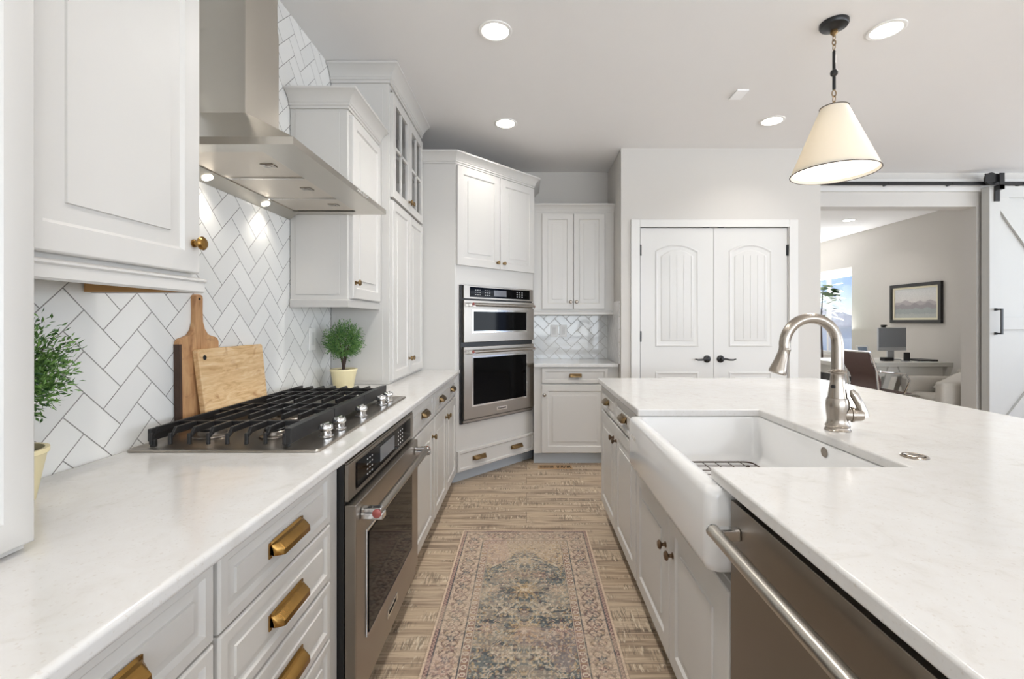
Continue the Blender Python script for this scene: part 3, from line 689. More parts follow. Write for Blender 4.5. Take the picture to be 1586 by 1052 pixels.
ls = MB().add([(B, HY0, HZ-.024), (B+.055, HY0+.03, HZ), (B+.055, HY1-.03, HZ), (B, HY1, HZ-.024), (B, HY0, HZ+.02), (B+.055, HY0+.03, HZ+.02), (B+.055, HY1-.03, HZ+.02), (B, HY1, HZ+.02)],
              [(0, 1, 2, 3), (4, 5, 6, 7), (0, 1, 5, 4), (1, 2, 6, 5), (2, 3, 7, 6), (3, 0, 4, 7)]).build('light_strip', 'steelh', hd)
for q in (1.565, 1.915):
    MB().lathe([(.017, 0), (.017, .003), (.014, .004)], (B+.028, q, HZ-.012), (.40, 0, -.917), 20).build('hood_light', 'hoodlamp', hd)
    sp_ = bpy.data.lights.new('hood_spot', 'SPOT'); sp_.energy = 1.1; sp_.spot_size = math.radians(120); sp_.spot_blend = .8; sp_.color = (1, .93, .84); sp_.shadow_soft_size = .02
    o = bpy.data.objects.new('hood_spot', sp_); COL.objects.link(o); o.location = (B+.045, q, HZ-.03); o.rotation_euler = (0, 0, 0)
for k in range(5): MB().lathe([(.005, 0), (.005, .004), (.0035, .005)], (HX, 1.80+.026*k, HZ+.011), (1, 0, 0), 12).build('button', 'chrome', hd)

# ------------------------------------------------------------------ corner oven cabinet
TH = math.atan2(.7277, .686)
cc = thing('oven_cabinet', 'tall grey corner cabinet set diagonally around the double wall oven', 'cabinet', (-.536, 3.42, 0), TH)
R_ = Matrix.Rotation(-TH, 4, 'Z')
def loc2(x, y):
    v_ = R_ @ Vector((x+.536, y-3.42, 0)); return (v_.x, v_.y)
foot = [(WX+.002, 3.42), (-.536, 3.42), (.06, 4.052), (.06, 4.468), (WX+.002, 4.468)]
MB().prism([loc2(*q) for q in foot], .1, 2.430).build('carcass', 'cab', cc, bevel=.0015)
tf = [(WX+.002, 3.50), (-.565, 3.50), (.04, 4.14), (.06, 4.20), (.06, 4.468), (WX+.002, 4.468)]
MB().prism([loc2(*q) for q in tf], 0, .1).build('toe_kick', 'toe', cc)
molding([loc2(-.79, 3.42), (0, 0), (.8687, 0), loc2(.06, 4.468)], crown(2.428, 2.512, .062)[::1]).build('crown', 'cab', cc, 18)
door(cc, .008, .445, 1.668, 2.418, (.413, 1.72), m=.058); door(cc, .451, .862, 1.668, 2.418, (.483, 1.72), m=.058)
drawer(cc, .012, .858, .106, .262, (.222, .640), pm='brassd', ln=.125, m=.02, raised=False)

dv = thing('double_wall_oven', 'stainless combination microwave and wall oven built in the corner cabinet', 'oven', (-.536, 3.42, 0), TH)
a, b = .037, .832
MB().box(a, b, -.018, -.0025, .462, 1.521).build('housing', 'black', dv)
MB().box(a+.018, b-.004, -.034, -.018, 1.417, 1.519).build('control_panel', 'steel', dv, bevel=.002)
gp = MB().box(a+.078, b-.05, -.0365, -.034, 1.430, 1.508).build('control_glass', 'glassb', dv)
MB().box(.36, .50, -.0378, -.0365, 1.444, 1.492).build('display', 'display', gp)
for i in range(3):
    for j in range(3):
        for x_, ww in ((.165+.022*i, .010), (.265+.022*i, .010), (.62+.03*i, .014)): MB().box(x_, x_+ww, -.0370, -.0365, 1.448+.018*j, 1.452+.018*j).build('button', 'print', gp)
def oven_door(z0, z1, wz0, wz1, hz, badge=False):
    d = MB().box(a+.016, b-.002, -.042, -.018, z0, z1).build('door', 'steel', dv, bevel=.003)
    MB().box(.128, .744, -.0445, -.042, wz0-.014, wz1+.014).build('window_trim', 'chrome', d, bevel=.002)
    MB().box(.142, .730, -.047, -.0445, wz0, wz1).build('door_window', 'glassb', d)
    MB().tube([(.10, -.092, hz), (.775, -.092, hz)], .0135, 16).build('handle', 'steel', d)
    for q, s_ in ((.108, -1), (.767, 1)):
        MB().box(q-.012, q+.012, -.10, -.042, hz-.018, hz+.010).build('handle_bracket', 'chrome', d, bevel=.004, seg=3)
        MB().lathe([(.0135, 0), (.0135, .003), (.009, .005)], (q+s_*.008, -.092, hz), (s_, 0, 0), 16).build('handle_medallion', 'red', d)
    if badge:
        MB().box(.385, .505, -.0445, -.042, .525, .553).build('badge', 'chrome', d, bevel=.001)
        text_on(d, 'KitchenAid', .019, (.445, -.0452, .539), (PI/2, 0, 0), 'dark')
oven_door(1.083, 1.406, 1.167, 1.32, 1.372); oven_door(.496, 1.048, .600, .962, 1.012, True)
MB().box(a+.016, b-.004, -.030, -.018, .470, .489).build('vent_trim', 'steel', dv)

# ------------------------------------------------------------------ back nook
ub = thing('wall_cabinet', 'two-door grey upper cabinet in the far nook above the glossy backsplash', 'cabinet', (.064, 4.15, 0), 0)
MB().box(0, .734, 0, .317, 1.34, 2.236).build('carcass', 'cab', ub)
door(ub, .077, .358, 1.354, 2.222, (.335, 1.42), km='nickel', m=.05); door(ub, .364, .648, 1.354, 2.222, (.388, 1.42), km='nickel', m=.05)
molding([(0, 0), (.734, 0)], crown(2.236, 2.305, .05)).build('crown', 'cab', ub, 18)
molding([(0, 0), (.734, 0)], [(o, 1.302+z) for o, z in rl]).build('light_rail', 'cab', ub)
bb = thing('base_cabinet', 'grey base cabinet with drawer and door in the far nook', 'cabinet', (.064, 3.95, 0), 0)
MB().box(0, .734, 0, .515, .1, CU).build('carcass', 'cab', bb); MB().box(0, .734, .05, .515, 0, .1).build('toe_kick', 'toe', bb)
drawer(bb, .066, .64, .708, .840, (.36,), pm='brassd', ln=.10, m=.03, raised=False); door(bb, .066, .64, .106, .696, (.09, .61), km='nickel')
tag(MB().box(.062, .789, 3.905, 4.459, CU+.001, CT).build('countertop', 'quartz', bevel=.005, seg=3), 'short white quartz countertop in the nook right of corner oven', 'countertop')
for x, lb in ((.27, 'left white outlet plate on the nook backsplash'), (.36, 'right white switch plate on the nook backsplash')):
    q = thing('outlet_plate', lb, 'outlet', (x, 4.459, 1.15), group='electrical plates on the nook tile')
    MB().box(-.036, .036, -.006, 0, -.058, .058).build('plate', 'plate', q, bevel=.002)
    MB().box(-.016, .016, -.0085, -.006, -.034, .034).build('socket', 'trim', q, bevel=.001)
q = thing('outlet_plate', 'white outlet plate on the herringbone wall behind the cooktop', 'outlet', (WX+.001, 2.385, 1.15), LF)
MB().box(-.036, .036, -.006, 0, -.058, .058).build('plate', 'plate', q, bevel=.002); MB().box(-.016, .016, -.0085, -.006, -.034, .034).build('socket', 'trim', q, bevel=.001)
vt = thing('floor_vent', 'tan slotted floor register below the nook base cabinet', 'vent', (.243, 3.88, 0))
MB().box(-.145, .145, -.05, .05, 0, .004).build('plate', 'bronzev', vt, bevel=.001)
s_ = MB()
for i in range(22):
    if i in (10, 11): continue
    s_.box(-.128+.012*i, -.122+.012*i, -.032, .032, .004, .0046)
s_.build('slots', 'dark', vt)

# ------------------------------------------------------------------ island
IX = .495   # carcass face; doors reach .475
ia = thing('island_cabinet', 'two-drawer grey island cabinet at the far end before the sink', 'cabinet', (IX, 2.905, 0), RF)
carcass(ia, .925, .62)
drawer(ia, .008, .453, .700, .838, (.23,), pm='brassd', ln=.11); drawer(ia, .459, .915, .700, .838, (.69,), pm='brassd', ln=.11)
door(ia, .008, .460, .108, .688, (.425, .61), km='bronze'); door(ia, .466, .915, .108, .688, (.50, .61), km='bronze')
ib = thing('sink_cabinet', 'two-door grey island cabinet directly beneath the apron-front sink', 'cabinet', (IX, 1.978, 0), RF)
MB().box(0, .914, 0, .62, .1, .610).build('carcass', 'cab', ib); MB().box(0, .914, .075, .62, 0, .1).build('toe_kick', 'toe', ib)
MB().box(0, .065, 0, .62, .61, CU).box(.91, .914, 0, .62, .61, CU).build('side_wall', 'cab', ib)
door(ib, .006, .458, .108, .604, (.425, .48), km='bronze'); door(ib, .464, .906, .108, .604, (.50, .48), km='bronze')
dw = thing('dishwasher', 'stainless dishwasher with long bar handle in the island, bottom right', 'dishwasher', (.475, 1.058, 0), RF)
MB().box(.002, .606, .022, .59, .08, .838).build('tub', 'dark', dw)
dd = MB().box(.003, .604, -.002, .022, .10, .828).build('door', 'steeld', dw, bevel=.002)
MB().tube([(.035, -.055, .769), (.585, -.055, .769)], .0145, 18).build('handle', 'steelh', dd)
for q, s2 in ((.044, -1), (.576, 1)):
    MB().box(q-.012, q+.012, -.063, -.002, .754, .780).build('handle_bracket', 'chrome', dd, bevel=.004, seg=3)
    MB().lathe([(.015, 0), (.015, .004), (.010, .006)], (q+s2*.010, -.055, .769), (s2, 0, 0), 18).build('handle_medallion', 'chrome', dd)
MB().box(.003, .604, .05, .59, 0, .08).build('toe_kick', 'dark', dw)
ic = thing('island_cabinet', 'plain grey island end cabinet beside the dishwasher, closest to the camera', 'cabinet', (IX, .446, 0), RF)
carcass(ic, 1.0, .62); door(ic, .01, .49, .108, .838); door(ic, .5, .98, .108, .838)
ip = thing('island_back_panel', 'grey panelled back of the island under its seating overhang', 'panel', (1.12, -.55, 0))
MB().box(0, .42, 0, 3.455, 0, CU).build('carcass', 'cab', ip)
iw = MB().prism([(.458, -.6), (1.862, -.6), (1.862, 2.925), (.458, 2.925), (.458, 1.872), (.955, 1.872), (.955, 1.135), (.458, 1.135)], CU+.001, CT).build('countertop', 'quartz', bevel=.006, seg=3)
tag(iw, 'large white quartz island countertop with the sink cutout', 'countertop')
# sink
sk = thing('apron_sink', 'white fireclay apron-front sink set in the island', 'sink', (0, 0, 0))
def LP(x0, x1, y0, y1, r, z): return [(x, y, z) for x, y in rrect(x0, x1, y0, y1, r, 6)]
ax0, ax1, ay0, ay1 = .425, 1.0, 1.0685, 1.908
L = [LP(ax0+.02, ax1-.01, ay0+.02, ay1-.02, .03, .640), LP(ax0+.004, ax1, ay0+.004, ay1-.004, .03, .650), LP(ax0, ax1, ay0, ay1, .03, .668), LP(ax0, ax1, ay0, ay1, .03, .826), LP(ax0+.003, ax1, ay0+.003, ay1-.003, .03, .838),
     LP(ax0+.010, ax1-.004, ay0+.010, ay1-.010, .028, .8465), LP(ax0+.018, ax1-.02, ay0+.018, ay1-.016, .03, .848),
     LP(ax0+.040, ax1-.040, ay0+.038, ay1-.030, .03, .848), LP(ax0+.046, ax1-.045, ay0+.044, ay1-.034, .03, .842), LP(ax0+.050, ax1-.047, ay0+.05, ay1-.036, .035, .70), LP(ax0+.07, ax1-.07, ay0+.07, ay1-.055, .05, .668), LP(ax0+.10, ax1-.10, ay0+.10, ay1-.09, .05, .664)]
MB().loops(L).build('basin', 'porc', sk, 50)
mk = MB()
for (y_, z_), (y2, z2) in [((1.845, .775), (1.838, .79)), ((1.838, .79), (1.832, .772)), ((1.826, .772), (1.822, .787)), ((1.818, .788), (1.812, .772)), ((1.806, .785), (1.800, .770)), ((1.800, .770), (1.795, .786)), ((1.790, .772), (1.784, .784)), ((1.780, .770), (1.774, .783))]:
    mk.tube([(ax0-.0003, y_, z_), (ax0-.0003, y2, z2)], .0012, 6)
mk.build('maker_mark', simple('mark_grey', (214, 208, 200), .4), sk)
MB().lathe([(.016, 0), (.016, .001), (.013, .0012), (.013, .0004), (.0, .0004)], (.9535, 1.458, .822), (-1, 0, 0), 20).build('overflow_badge', 'nickel', sk)
rk = thing('sink_rack', 'dark wire grid rack lying on the bottom of the sink', 'rack', (.70, 1.47, .664))
g = MB(); rx, ry = .20, .355
g.tube([(x, y, .014) for x, y in rrect(-rx, rx, -ry, ry, .03, 4)+[rrect(-rx, rx, -ry, ry, .03, 4)[0]]], .003, 8)
for k in range(13): y_ = -ry+2*ry*(k+1)/14; g.tube([(-rx, y_, .014), (rx, y_, .014)], .0018, 6)
for k in range(7): x_ = -rx+2*rx*(k+1)/8; g.tube([(x_, -ry, .016), (x_, ry, .016)], .0018, 6)
for x_ in (-rx+.03, rx-.03):
    for y_ in (-ry+.04, ry-.04): g.lathe([(.006, .0005), (.006, .012)], (x_, y_, 0), seg=8)
g.build('grid', simple('bronze_wire', (74, 58, 50), .4, .5), rk)
# faucet
fc = thing('faucet', 'brushed nickel pull-down gooseneck faucet beside the sink', 'faucet', (1.035, 1.515, CT))
MB().lathe([(.0385, 0), (.0385, .003), (.036, .006), (.0345, .012), (.0365, .016), (.034, .020), (.031, .028), (.0305, .04), (.033, .06), (.0345, .08), (.034, .095), (.031, .108), (.0285, .1085), (.0275, .12), (.022, .16), (.0195, .185), (.021, .190), (.028, .193), (.0285, .197), (.021, .200), (.019, .204)], seg=36).build('body', 'nickel', fc)
pts = [(0, 0, .20), (0, 0, .24), (0, 0, .28)]; R0 = .088; cz = .285
for k in range(1, 17): a_ = PI*k/16*1.05; pts.append((-R0+R0*math.cos(a_), 0, cz+R0*math.sin(a_)))
MB().tube(pts, [.0185]*3+[.0175]*16, 18).build('spout', 'nickel', fc)
e0 = Vector(pts[-1]); d0 = Vector((-.30, 0, -.95)).normalized()
MB().lathe([(.0172, -.004), (.0185, 0), (.0185, .003), (.0175, .005), (.018, .02), (.021, .045), (.026, .07), (.0275, .078), (.0275, .084), (.024, .087), (.012, .088)], tuple(e0), tuple(d0), 26).build('spray_head', 'nickel', fc)
hb = MB().lathe([(.021, .0), (.0215, .022), (.0255, .024), (.0255, .029), (.0215, .031), (.020, .052), (.017, .058), (.010, .060)], (.010, -.010, .056), (.96, -.28, 0), 24)
hb.tube([(.066, -.027, .050), (.064, -.027, .066), (.054, -.026, .092), (.038, -.024, .122), (.030, -.023, .136)], [.014, .012, .011, .011, .006], 12, 1.2)
hb.build('lever_handle', 'nickel', fc)
MB().lathe([(.006, 0), (.006, .002)], (-.0245, -.0135, .147), (-.85, -.5, .15), 14).build('sensor', 'black', fc)
aw = thing('air_switch', 'small round nickel button set in the island top beside the sink', 'air switch', (1.036, 1.215, CT))
MB().lathe([(.031, 0), (.031, .003), (.028, .005), (.024, .004), (.023, .001)], seg=30, cap1=False).lathe([(.020, 0), (.020, .004), (.017, .0055), (.004, .006)], seg=24).build('button', 'nickel', aw)

# ------------------------------------------------------------------ rug
def rug():
    x0, x1, y0, y1 = -.375, .357, .55, 2.694; st = .003
    nx = int((x1-x0)/st); ny = int((y1-y0)/st)
    X, Y = np.meshgrid(np.linspace(x0, x1, nx+1), np.linspace(y0, y1, ny+1))
    V = np.stack([X.ravel(), Y.ravel(), np.full(X.size, .007)], 1)
    i = np.arange(ny)[:, None]*(nx+1)+np.arange(nx)[None, :]
    F = np.stack([i, i+1, i+nx+2, i+nx+1], -1).reshape(-1, 4)
    r = np.random.default_rng(11)
    hw_ = (x1-x0)/2; u = X-(x0+hw_); vv_ = y1-Y; au = np.abs(u); ed = hw_-au; ev = np.minimum(vv_, 10)
    e_ = np.minimum(ed, ev+.0)
    def vn(x, y, s, seed):
        rr = np.random.default_rng(seed).random((256, 256)); gx = x/s+60; gy = y/s+60
        ix = np.floor(gx).astype(int); iy = np.floor(gy).astype(int); fx = gx-ix; fy = gy-iy; fx = fx*fx*(3-2*fx); fy = fy*fy*(3-2*fy)
        g_ = lambda a, b: rr[a % 256, b % 256]
        return (g_(ix, iy)*(1-fx)+g_(ix+1, iy)*fx)*(1-fy)+(g_(ix, iy+1)*(1-fx)+g_(ix+1, iy+1)*fx)*fy
    C = lambda *c: np.array(lin(c))
    beige = C(198, 176, 156); tan = C(176, 152, 126); pink = C(174, 144, 130); blue = C(92, 104, 108); slate = C(66, 74, 80); maroon = C(98, 70, 72); gold = C(188, 160, 120); cream = C(214, 200, 178); taupe = C(116, 98, 86)
    col = np.tile(beige, X.shape+(1,)).reshape(X.shape+(3,)).copy()
    def put(mask, c, al=1.0):
        m_ = np.clip(np.asarray(mask, float)*al, 0, 1)[..., None]; col[:] = col*(1-m_)+c*m_
    def petals(cu, cv, R, n, ph=0):
        du = u-cu; dv_ = vv_-cv; rr = np.hypot(du, dv_); an = np.arctan2(dv_, du); return rr/(R*(.68+.32*np.cos(n*an+ph))), rr, an
    # main border with scrolling florals
    bord = (e_ > .028) & (e_ < .130)
    s = np.where(ed < ev, vv_, u+hw_)
    tcol = (ed if True else e_); t_ = np.where(ed < ev, ed, ev)
    put(bord, beige); 
    for P_, amp, wd, cc_, ph in ((.115, .030, .0042, taupe, 0), (.115, .030, .0036, maroon, PI), (.0575, .018, .003, slate, .6)):
        put(bord & (np.abs(t_-.079-amp*np.sin(2*PI*s/P_+ph)) < wd), cc_, .75)
    for ph, cc_, R0_ in ((0, pink, .024), (.5, blue, .020)):
        ss = (s/.115+ph) % 1*.115-.0575; tt = t_-.079; rr = np.hypot(ss, tt); an = np.arctan2(tt, ss)
        q = rr/(R0_*(.72+.28*np.cos(6*an)))
        put(bord & (q < 1), cc_, .8); put(bord & (np.abs(q-1) < .12), maroon, .7); put(bord & (q < .5), cream, .8); put(bord & (q < .22), maroon, .8)
    ss = (s/.0575+.25) % 1*.0575-.02875
    for tt0 in (.050, .108):
        rr = np.hypot(ss, (t_-tt0)*1.6); put(bord & (np.abs(rr-.010) < .0022), taupe, .8); put(bord & (rr < .004), maroon, .7)
    fine = vn(u, vv_, .006, 5)*vn(au, vv_, .011, 6); put(bord & (fine > .42), tan, .6); put(bord & (vn(au, vv_, .008, 9) > .70), slate, .45); put(bord & (vn(au, vv_, .007, 19) > .74), maroon, .35)
    # guard stripes
    put((e_ > .0) & (e_ < .012), C(206, 182, 158)); 
    put((e_ > .012) & (e_ < .028), maroon, .85); zz = (s/.018) % 1; put((e_ > .013) & (e_ < .027) & (np.abs((e_-.020)/.007-(np.abs(zz*2-1)*2-1)) < .55), C(190, 160, 146), .9)
    gi_ = (e_ > .130) & (e_ < .168); put(gi_, C(120, 88, 86), .9)
    ss = (s/.034) % 1*.034-.017; rr = np.hypot(ss, t_-.149); put(gi_ & (np.abs(rr-.009) < .003), cream, .8); put(gi_ & (rr < .0035), pink, .9); put(gi_ & (np.abs(np.abs(ss)-.017) < .002) , gold, .7)
    for q in (.130, .168, .028): put(np.abs(e_-q) < .0022, slate, .8)
    for q in (.134, .164): put(np.abs(e_-q) < .0016, cream, .7)
    # field
    f_ = e_ > .168
    put(f_, C(180, 160, 138)); 
    med = (np.abs(u)/.24+np.abs(((vv_-.62) % 1.25)-.62+0)/.58); 
    k_ = au+.055*np.cos(2*PI*(vv_)/.30)
    pat = vn(au, vv_, .035, 2)*.35
    arch_ = (vv_ > .27+.9*np.maximum(au-.02, 0)**1.15-.04*np.cos(au/.045)); put(f_ & arch_, blue, .85)
    put(f_ & arch_ & (vn(au, vv_, .05, 3) > .6), slate, .7)
    rows = [(.225, 0, .05, 8, gold), (.35, 0, .055, 8, cream), (.48, .075, .042, 7, pink), (.47, 0, .03, 6, maroon), (.60, 0, .065, 9, gold), (.60, .15, .045, 7, beige), (.74, .08, .05, 8, cream), (.76, 0, .03, 6, maroon), (.88, 0, .075, 10, gold), (.87, .15, .05, 8, pink), (1.0, .075, .05, 8, cream)]
    for base_ in (0, 1.0):
        for cv, cu, R, n_, cc_ in rows:
            for sg in ((1, -1) if cu else (1,)):
                q, rr, an = petals(cu*sg, cv+base_, R*1.08, n_, 0)
                put(f_ & (q < 1), cc_, .85); put(f_ & (np.abs(q-1) < .09), slate, .8); put(f_ & (np.abs(q-.66) < .07), taupe, .7); put(f_ & (q < .42), maroon, .55); put(f_ & (q < .25), cream, .9)
    for cu in (.035, .11, .18):
        du = au-cu-.018*np.sin(2*PI*vv_/.13+cu*40); put(f_ & (np.abs(du) < .0022), cream, .65)
        lv = (vv_/.032+cu*9) % 1-.5; put(f_ & (np.hypot((np.abs(du)-.011)*1.2, lv*.024) < .0055), [gold, pink, beige][int(cu*20) % 3], .8)
    put(f_ & (vn(au, vv_, .009, 21) > .70), cream, .55); put(f_ & (vn(au, vv_, .008, 22) > .72), slate, .6); put(f_ & (vn(au, vv_, .010, 23) > .76), maroon, .5); put(f_ & (vn(au, vv_, .007, 24) > .74), gold, .6)
    # wear: threadbare streaks across
    wr = vn(u*.25, vv_, .012, 31)*.6+vn(u, vv_, .16, 32)*.6; put(wr > .66, C(192, 174, 152), .38)
    wr2 = vn(u, vv_, .22, 41); put(np.clip((wr2-.5)*2.2, 0, 1), C(194, 176, 156), .30)
    put(vn(u, vv_, .15, 43) > .74, C(190, 160, 150), .25)
    gr = r.random(X.shape)*.32+.80; gr *= 1+.14*np.sign(np.sin(2*PI*vv_/.006)); col[:] = np.clip(col*gr[..., None]*1.0, 0, 1)
    me = bpy.data.meshes.new('runner_rug')
    # sides: skirt ring down to the floor
    n0 = len(V); ring = np.concatenate([np.arange(nx+1), (np.arange(1, ny+1))*(nx+1)+nx, ny*(nx+1)+np.arange(nx-1, -1, -1), np.arange(ny-1, 0, -1)*(nx+1)])
    V2 = V[ring].copy(); V2[:, 2] = .0005; nr = len(ring)
    S_ = np.stack([ring, n0+np.arange(nr), n0+(np.arange(nr)+1) % nr, ring[(np.arange(nr)+1) % nr]], 1)
    F = np.concatenate([F, S_]); Vv = np.concatenate([V, V2])
    me.vertices.add(len(Vv)); me.vertices.foreach_set('co', Vv.astype(np.float32).ravel())
    me.loops.add(F.size); me.loops.foreach_set('vertex_index', F.astype(np.int32).ravel())
    me.polygons.add(len(F)); me.polygons.foreach_set('loop_start', np.arange(0, F.size, 4, dtype=np.int32)); me.update(calc_edges=True)
    at = me.color_attributes.new('pattern', 'FLOAT_COLOR', 'POINT')
    cc4 = np.ones((len(Vv), 4), np.float32); cc4[:n0, :3] = col.reshape(-1, 3); cc4[n0:, :3] = beige; at.data.foreach_set('color', cc4.ravel())
    me.materials.append(M['rug']); o = bpy.data.objects.new('runner_rug', me); COL.objects.link(o)
    return tag(o, 'faded beige and slate blue patterned runner rug on the aisle floor', 'rug')
rug()

# ------------------------------------------------------------------ office
# framed picture on the right office wall (generic misty landscape)
pf = thing('framed_picture', 'black-framed misty grey picture with cream mat on the office wall', 'picture', (5.449, 6.37, 1.50), rot=(0, 0, -PI/2))
pw, ph_ = .42, .278
def ringbox(mb, a, b, a2, b2, y0_, y1_):
    mb.box(-a, a, y0_, y1_, b2, b).box(-a, a, y0_, y1_, -b, -b2).box(-a, -a2, y0_, y1_, -b2, b2).box(a2, a, y0_, y1_, -b2, b2); return mb
ringbox(MB(), pw, ph_, pw-.045, ph_-.045, -.035, 0).build('frame', 'black', pf, bevel=.003)
ringbox(MB(), pw-.045, ph_-.045, pw-.075, ph_-.072, -.022, -.004).build('mat', simple('cream_mat', (232, 226, 200), .6), pf)
nx, nz = 90, 56; X, Z = np.meshgrid(np.linspace(-(pw-.075), pw-.075, nx+1), np.linspace(-(ph_-.072), ph_-.072, nz+1))
q = (Z/(ph_-.072)); sky_ = np.array(lin((206, 208, 208))); mist = np.array(lin((222, 214, 206)))
colr = sky_*(.5+.5*q[..., None])+mist*(.5-.5*q[..., None])
for k, (h0, am, cc_) in enumerate(((.05, .18, (176, 170, 172)), (-.15, .2, (150, 146, 148)), (-.42, .14, (158, 164, 164)), (-.75, .08, (176, 180, 176)))):
    line = h0+am*np.abs(np.sin(X*(9+5*k)+k*2))*(.6+.4*np.sin(X*31+k)); colr = np.where((q < line)[..., None], np.array(lin(cc_)), colr)
colr = np.clip(colr*(1+.16*(rng.random(q.shape)-.5))[..., None], 0, 1)
Vt = np.stack([X.ravel(), np.full(X.size, -.0225), Z.ravel()], 1); i_ = (np.arange(nz)[:, None]*(nx+1)+np.arange(nx)[None, :]).ravel()
me = bpy.data.meshes.new('print'); me.from_pydata(Vt.tolist(), [], [(a, a+1, a+nx+2, a+nx+1) for a in i_.tolist()])
Ca = np.ones((X.size, 4), np.float32); Ca[:, :3] = colr.reshape(-1, 3); me.color_attributes.new('pattern', 'FLOAT_COLOR', 'POINT').data.foreach_set('color', Ca.ravel()); me.materials.append(M['art'])
o = bpy.data.objects.new('print', me); COL.objects.link(o); o.parent = pf; o.location.y = .008
MB().box(-(pw-.046), pw-.046, -.0135, -.004, -(ph_-.046), ph_-.046).build('backing', 'black', pf)

dk = thing('desk', 'pale grey wooden desk with slanted legs in the office', 'desk', (3.80, 5.50, 0))
DZ = .745
MB().box(0, 1.36, 0, .74, DZ-.05, DZ).build('desktop', 'deskw', dk, bevel=.004)
MB().box(.10, 1.26, .03, .06, DZ-.17, DZ-.05).box(.10, 1.26, .68, .71, DZ-.17, DZ-.05).box(.10, .13, .06, .68, DZ-.17, DZ-.05).box(1.23, 1.26, .06, .68, DZ-.17, DZ-.05).build('apron', 'deskw', dk)
for x_, dx in ((.03, .22), (.62, -.22), (.74, .22), (1.33, -.22)):
    for y_ in (.01, .67):
        MB().loops([[(x_-.035, y_, DZ-.05), (x_+.035, y_, DZ-.05), (x_+.035, y_+.06, DZ-.05), (x_-.035, y_+.06, DZ-.05)][::1], [(x_+dx-.035, y_, 0), (x_+dx+.035, y_, 0), (x_+dx+.035, y_+.06, 0), (x_+dx-.035, y_+.06, 0)]]).build('leg', 'deskw', dk)
mo = thing('computer_monitor', 'large silver-grey desktop monitor standing on the office desk', 'monitor', (4.80, 5.98, DZ), math.radians(9))
MB().box(-.215, .215, -.008, .014, .115, .42).build('housing', 'alum', mo, bevel=.006)
MB().box(-.207, .207, -.0095, -.008, .16, .412).build('screen', 'screen', mo)
MB().box(-.05, .05, .014, .03, .0, .2).box(-.09, .09, -.05, .09, 0, .008).build('stand', 'alum', mo)
wc = thing('webcam', 'small black webcam clipped on top of the monitor', 'webcam', (4.68, 5.965, DZ+.421), math.radians(9))
MB().box(-.035, .035, -.02, .015, .012, .034).build('body', 'black', wc, bevel=.006); MB().box(-.02, .02, -.012, .02, -.0, .012).build('clip', 'black', wc)
MB().lathe([(.009, 0), (.008, .004)], (0, -.02, .023), (0, -1, 0), 12).build('lens', 'glassb', wc)
ph = thing('photo_frame', 'white-bordered photo frame standing on the desk behind the chair', 'picture frame', (4.42, 5.98, DZ+.0125), rot=(math.radians(-8), 0, math.radians(15)))
MB().box(-.10, .10, -.012, 0, 0, .17).build('frame', 'plate', ph, bevel=.002); MB().box(-.075, .075, -.0135, -.012, .025, .148).build('photo', simple('blue_photo', (128, 142, 160), .4, var=.3, nscale=30), ph)
MB().box(-.02, .02, 0, .05, 0, .12).build('easel_back', 'black', ph)
sd = thing('desk_dock', 'grey upright device stand on the desk front of the monitor', 'device stand', (4.72, 5.66, DZ))
MB().box(-.035, .035, -.02, .0, .01, .115).build('screen', 'black', sd, bevel=.004); MB().box(-.03, .03, -.05, .05, 0, .01).box(-.012, .012, 0, .012, .01, .09).build('base', 'alum', sd)
fcb = thing('under_desk_block', 'black block with drawer fronts beneath the left end of the desk', 'filing cabinet', (3.93, 5.62, 0))  # black block filling the dark area under the desk
MB().box(0, .34, 0, .5, .0, .60).build('body', 'black', fcb, bevel=.004)
for z_ in (.03, .32): MB().box(.01, .33, -.014, 0, z_, z_+.26).build('drawer', 'black', fcb, bevel=.003)
tag(MB().box(4.50, 4.62, 5.72, 5.80, DZ, DZ+.045).build('speaker_box', 'black', bevel=.006), 'small black box on the desk left of the device stand', 'speaker')
tag(MB().box(4.70, 5.0, 5.52, 5.64, DZ, DZ+.004).build('paper_sheet', 'paper'), 'white paper sheet lying along the desk front edge', 'paper')
tag(MB().box(4.90, 5.12, 5.66, 5.90, DZ, DZ+.022).build('folder', 'black', bevel=.003), 'black folder lying on the right end of desk', 'folder')
# office chair
oc = thing('office_chair', 'brown leather office chair with chrome frame pulled up to the desk', 'chair', (4.03, 5.20, 0), math.radians(-86))
bk = MB(); L = []
for k in range(13):
    u = k/12; z = .46+.44*u; y = -.19-.05*math.sin(u*PI)*-.5-.10*u**1.5+.03*math.sin(u*2*PI)
    L.append([(-.20, y, z), (.20, y, z), (.20, y-.018, z), (-.20, y-.018, z)])
bk.loops(L).build('backrest', 'leather', oc)
L = []
for k in range(9):
    u = k/8; y = -.19+.44*u; z = .455+.012*math.cos(u*PI*2)-(.03*max(0, u-.8)*5)
    L.append([(-.21, y, z), (.21, y, z), (.21, y, z-.022), (-.21, y, z-.022)])
MB().loops(L).build('seat', 'leather', oc)
for s_ in (-1, 1):
    x_ = s_*.218
    MB().tube([(x_, .27, .42), (x_, .2, .44), (x_, -.14, .445), (x_, -.205, .50), (x_, -.225, .70), (x_, -.30, .90)], .011, 8).build('side_rail', 'chrome', oc)
    MB().tube([(x_, -.22, .70), (x_+s_*.045, -.15, .69), (x_+s_*.05, .06, .675), (x_+s_*.045, .12, .60), (x_, .10, .45)], .010, 8).build('armrest', 'chrome', oc)
MB().tube([(-.218, -.236, .78), (0, -.262, .78), (.218, -.236, .78)], .012, 8).tube([(-.218, -.302, .905), (.218, -.302, .905)], .012, 8).build('back_bar', 'chrome', oc)
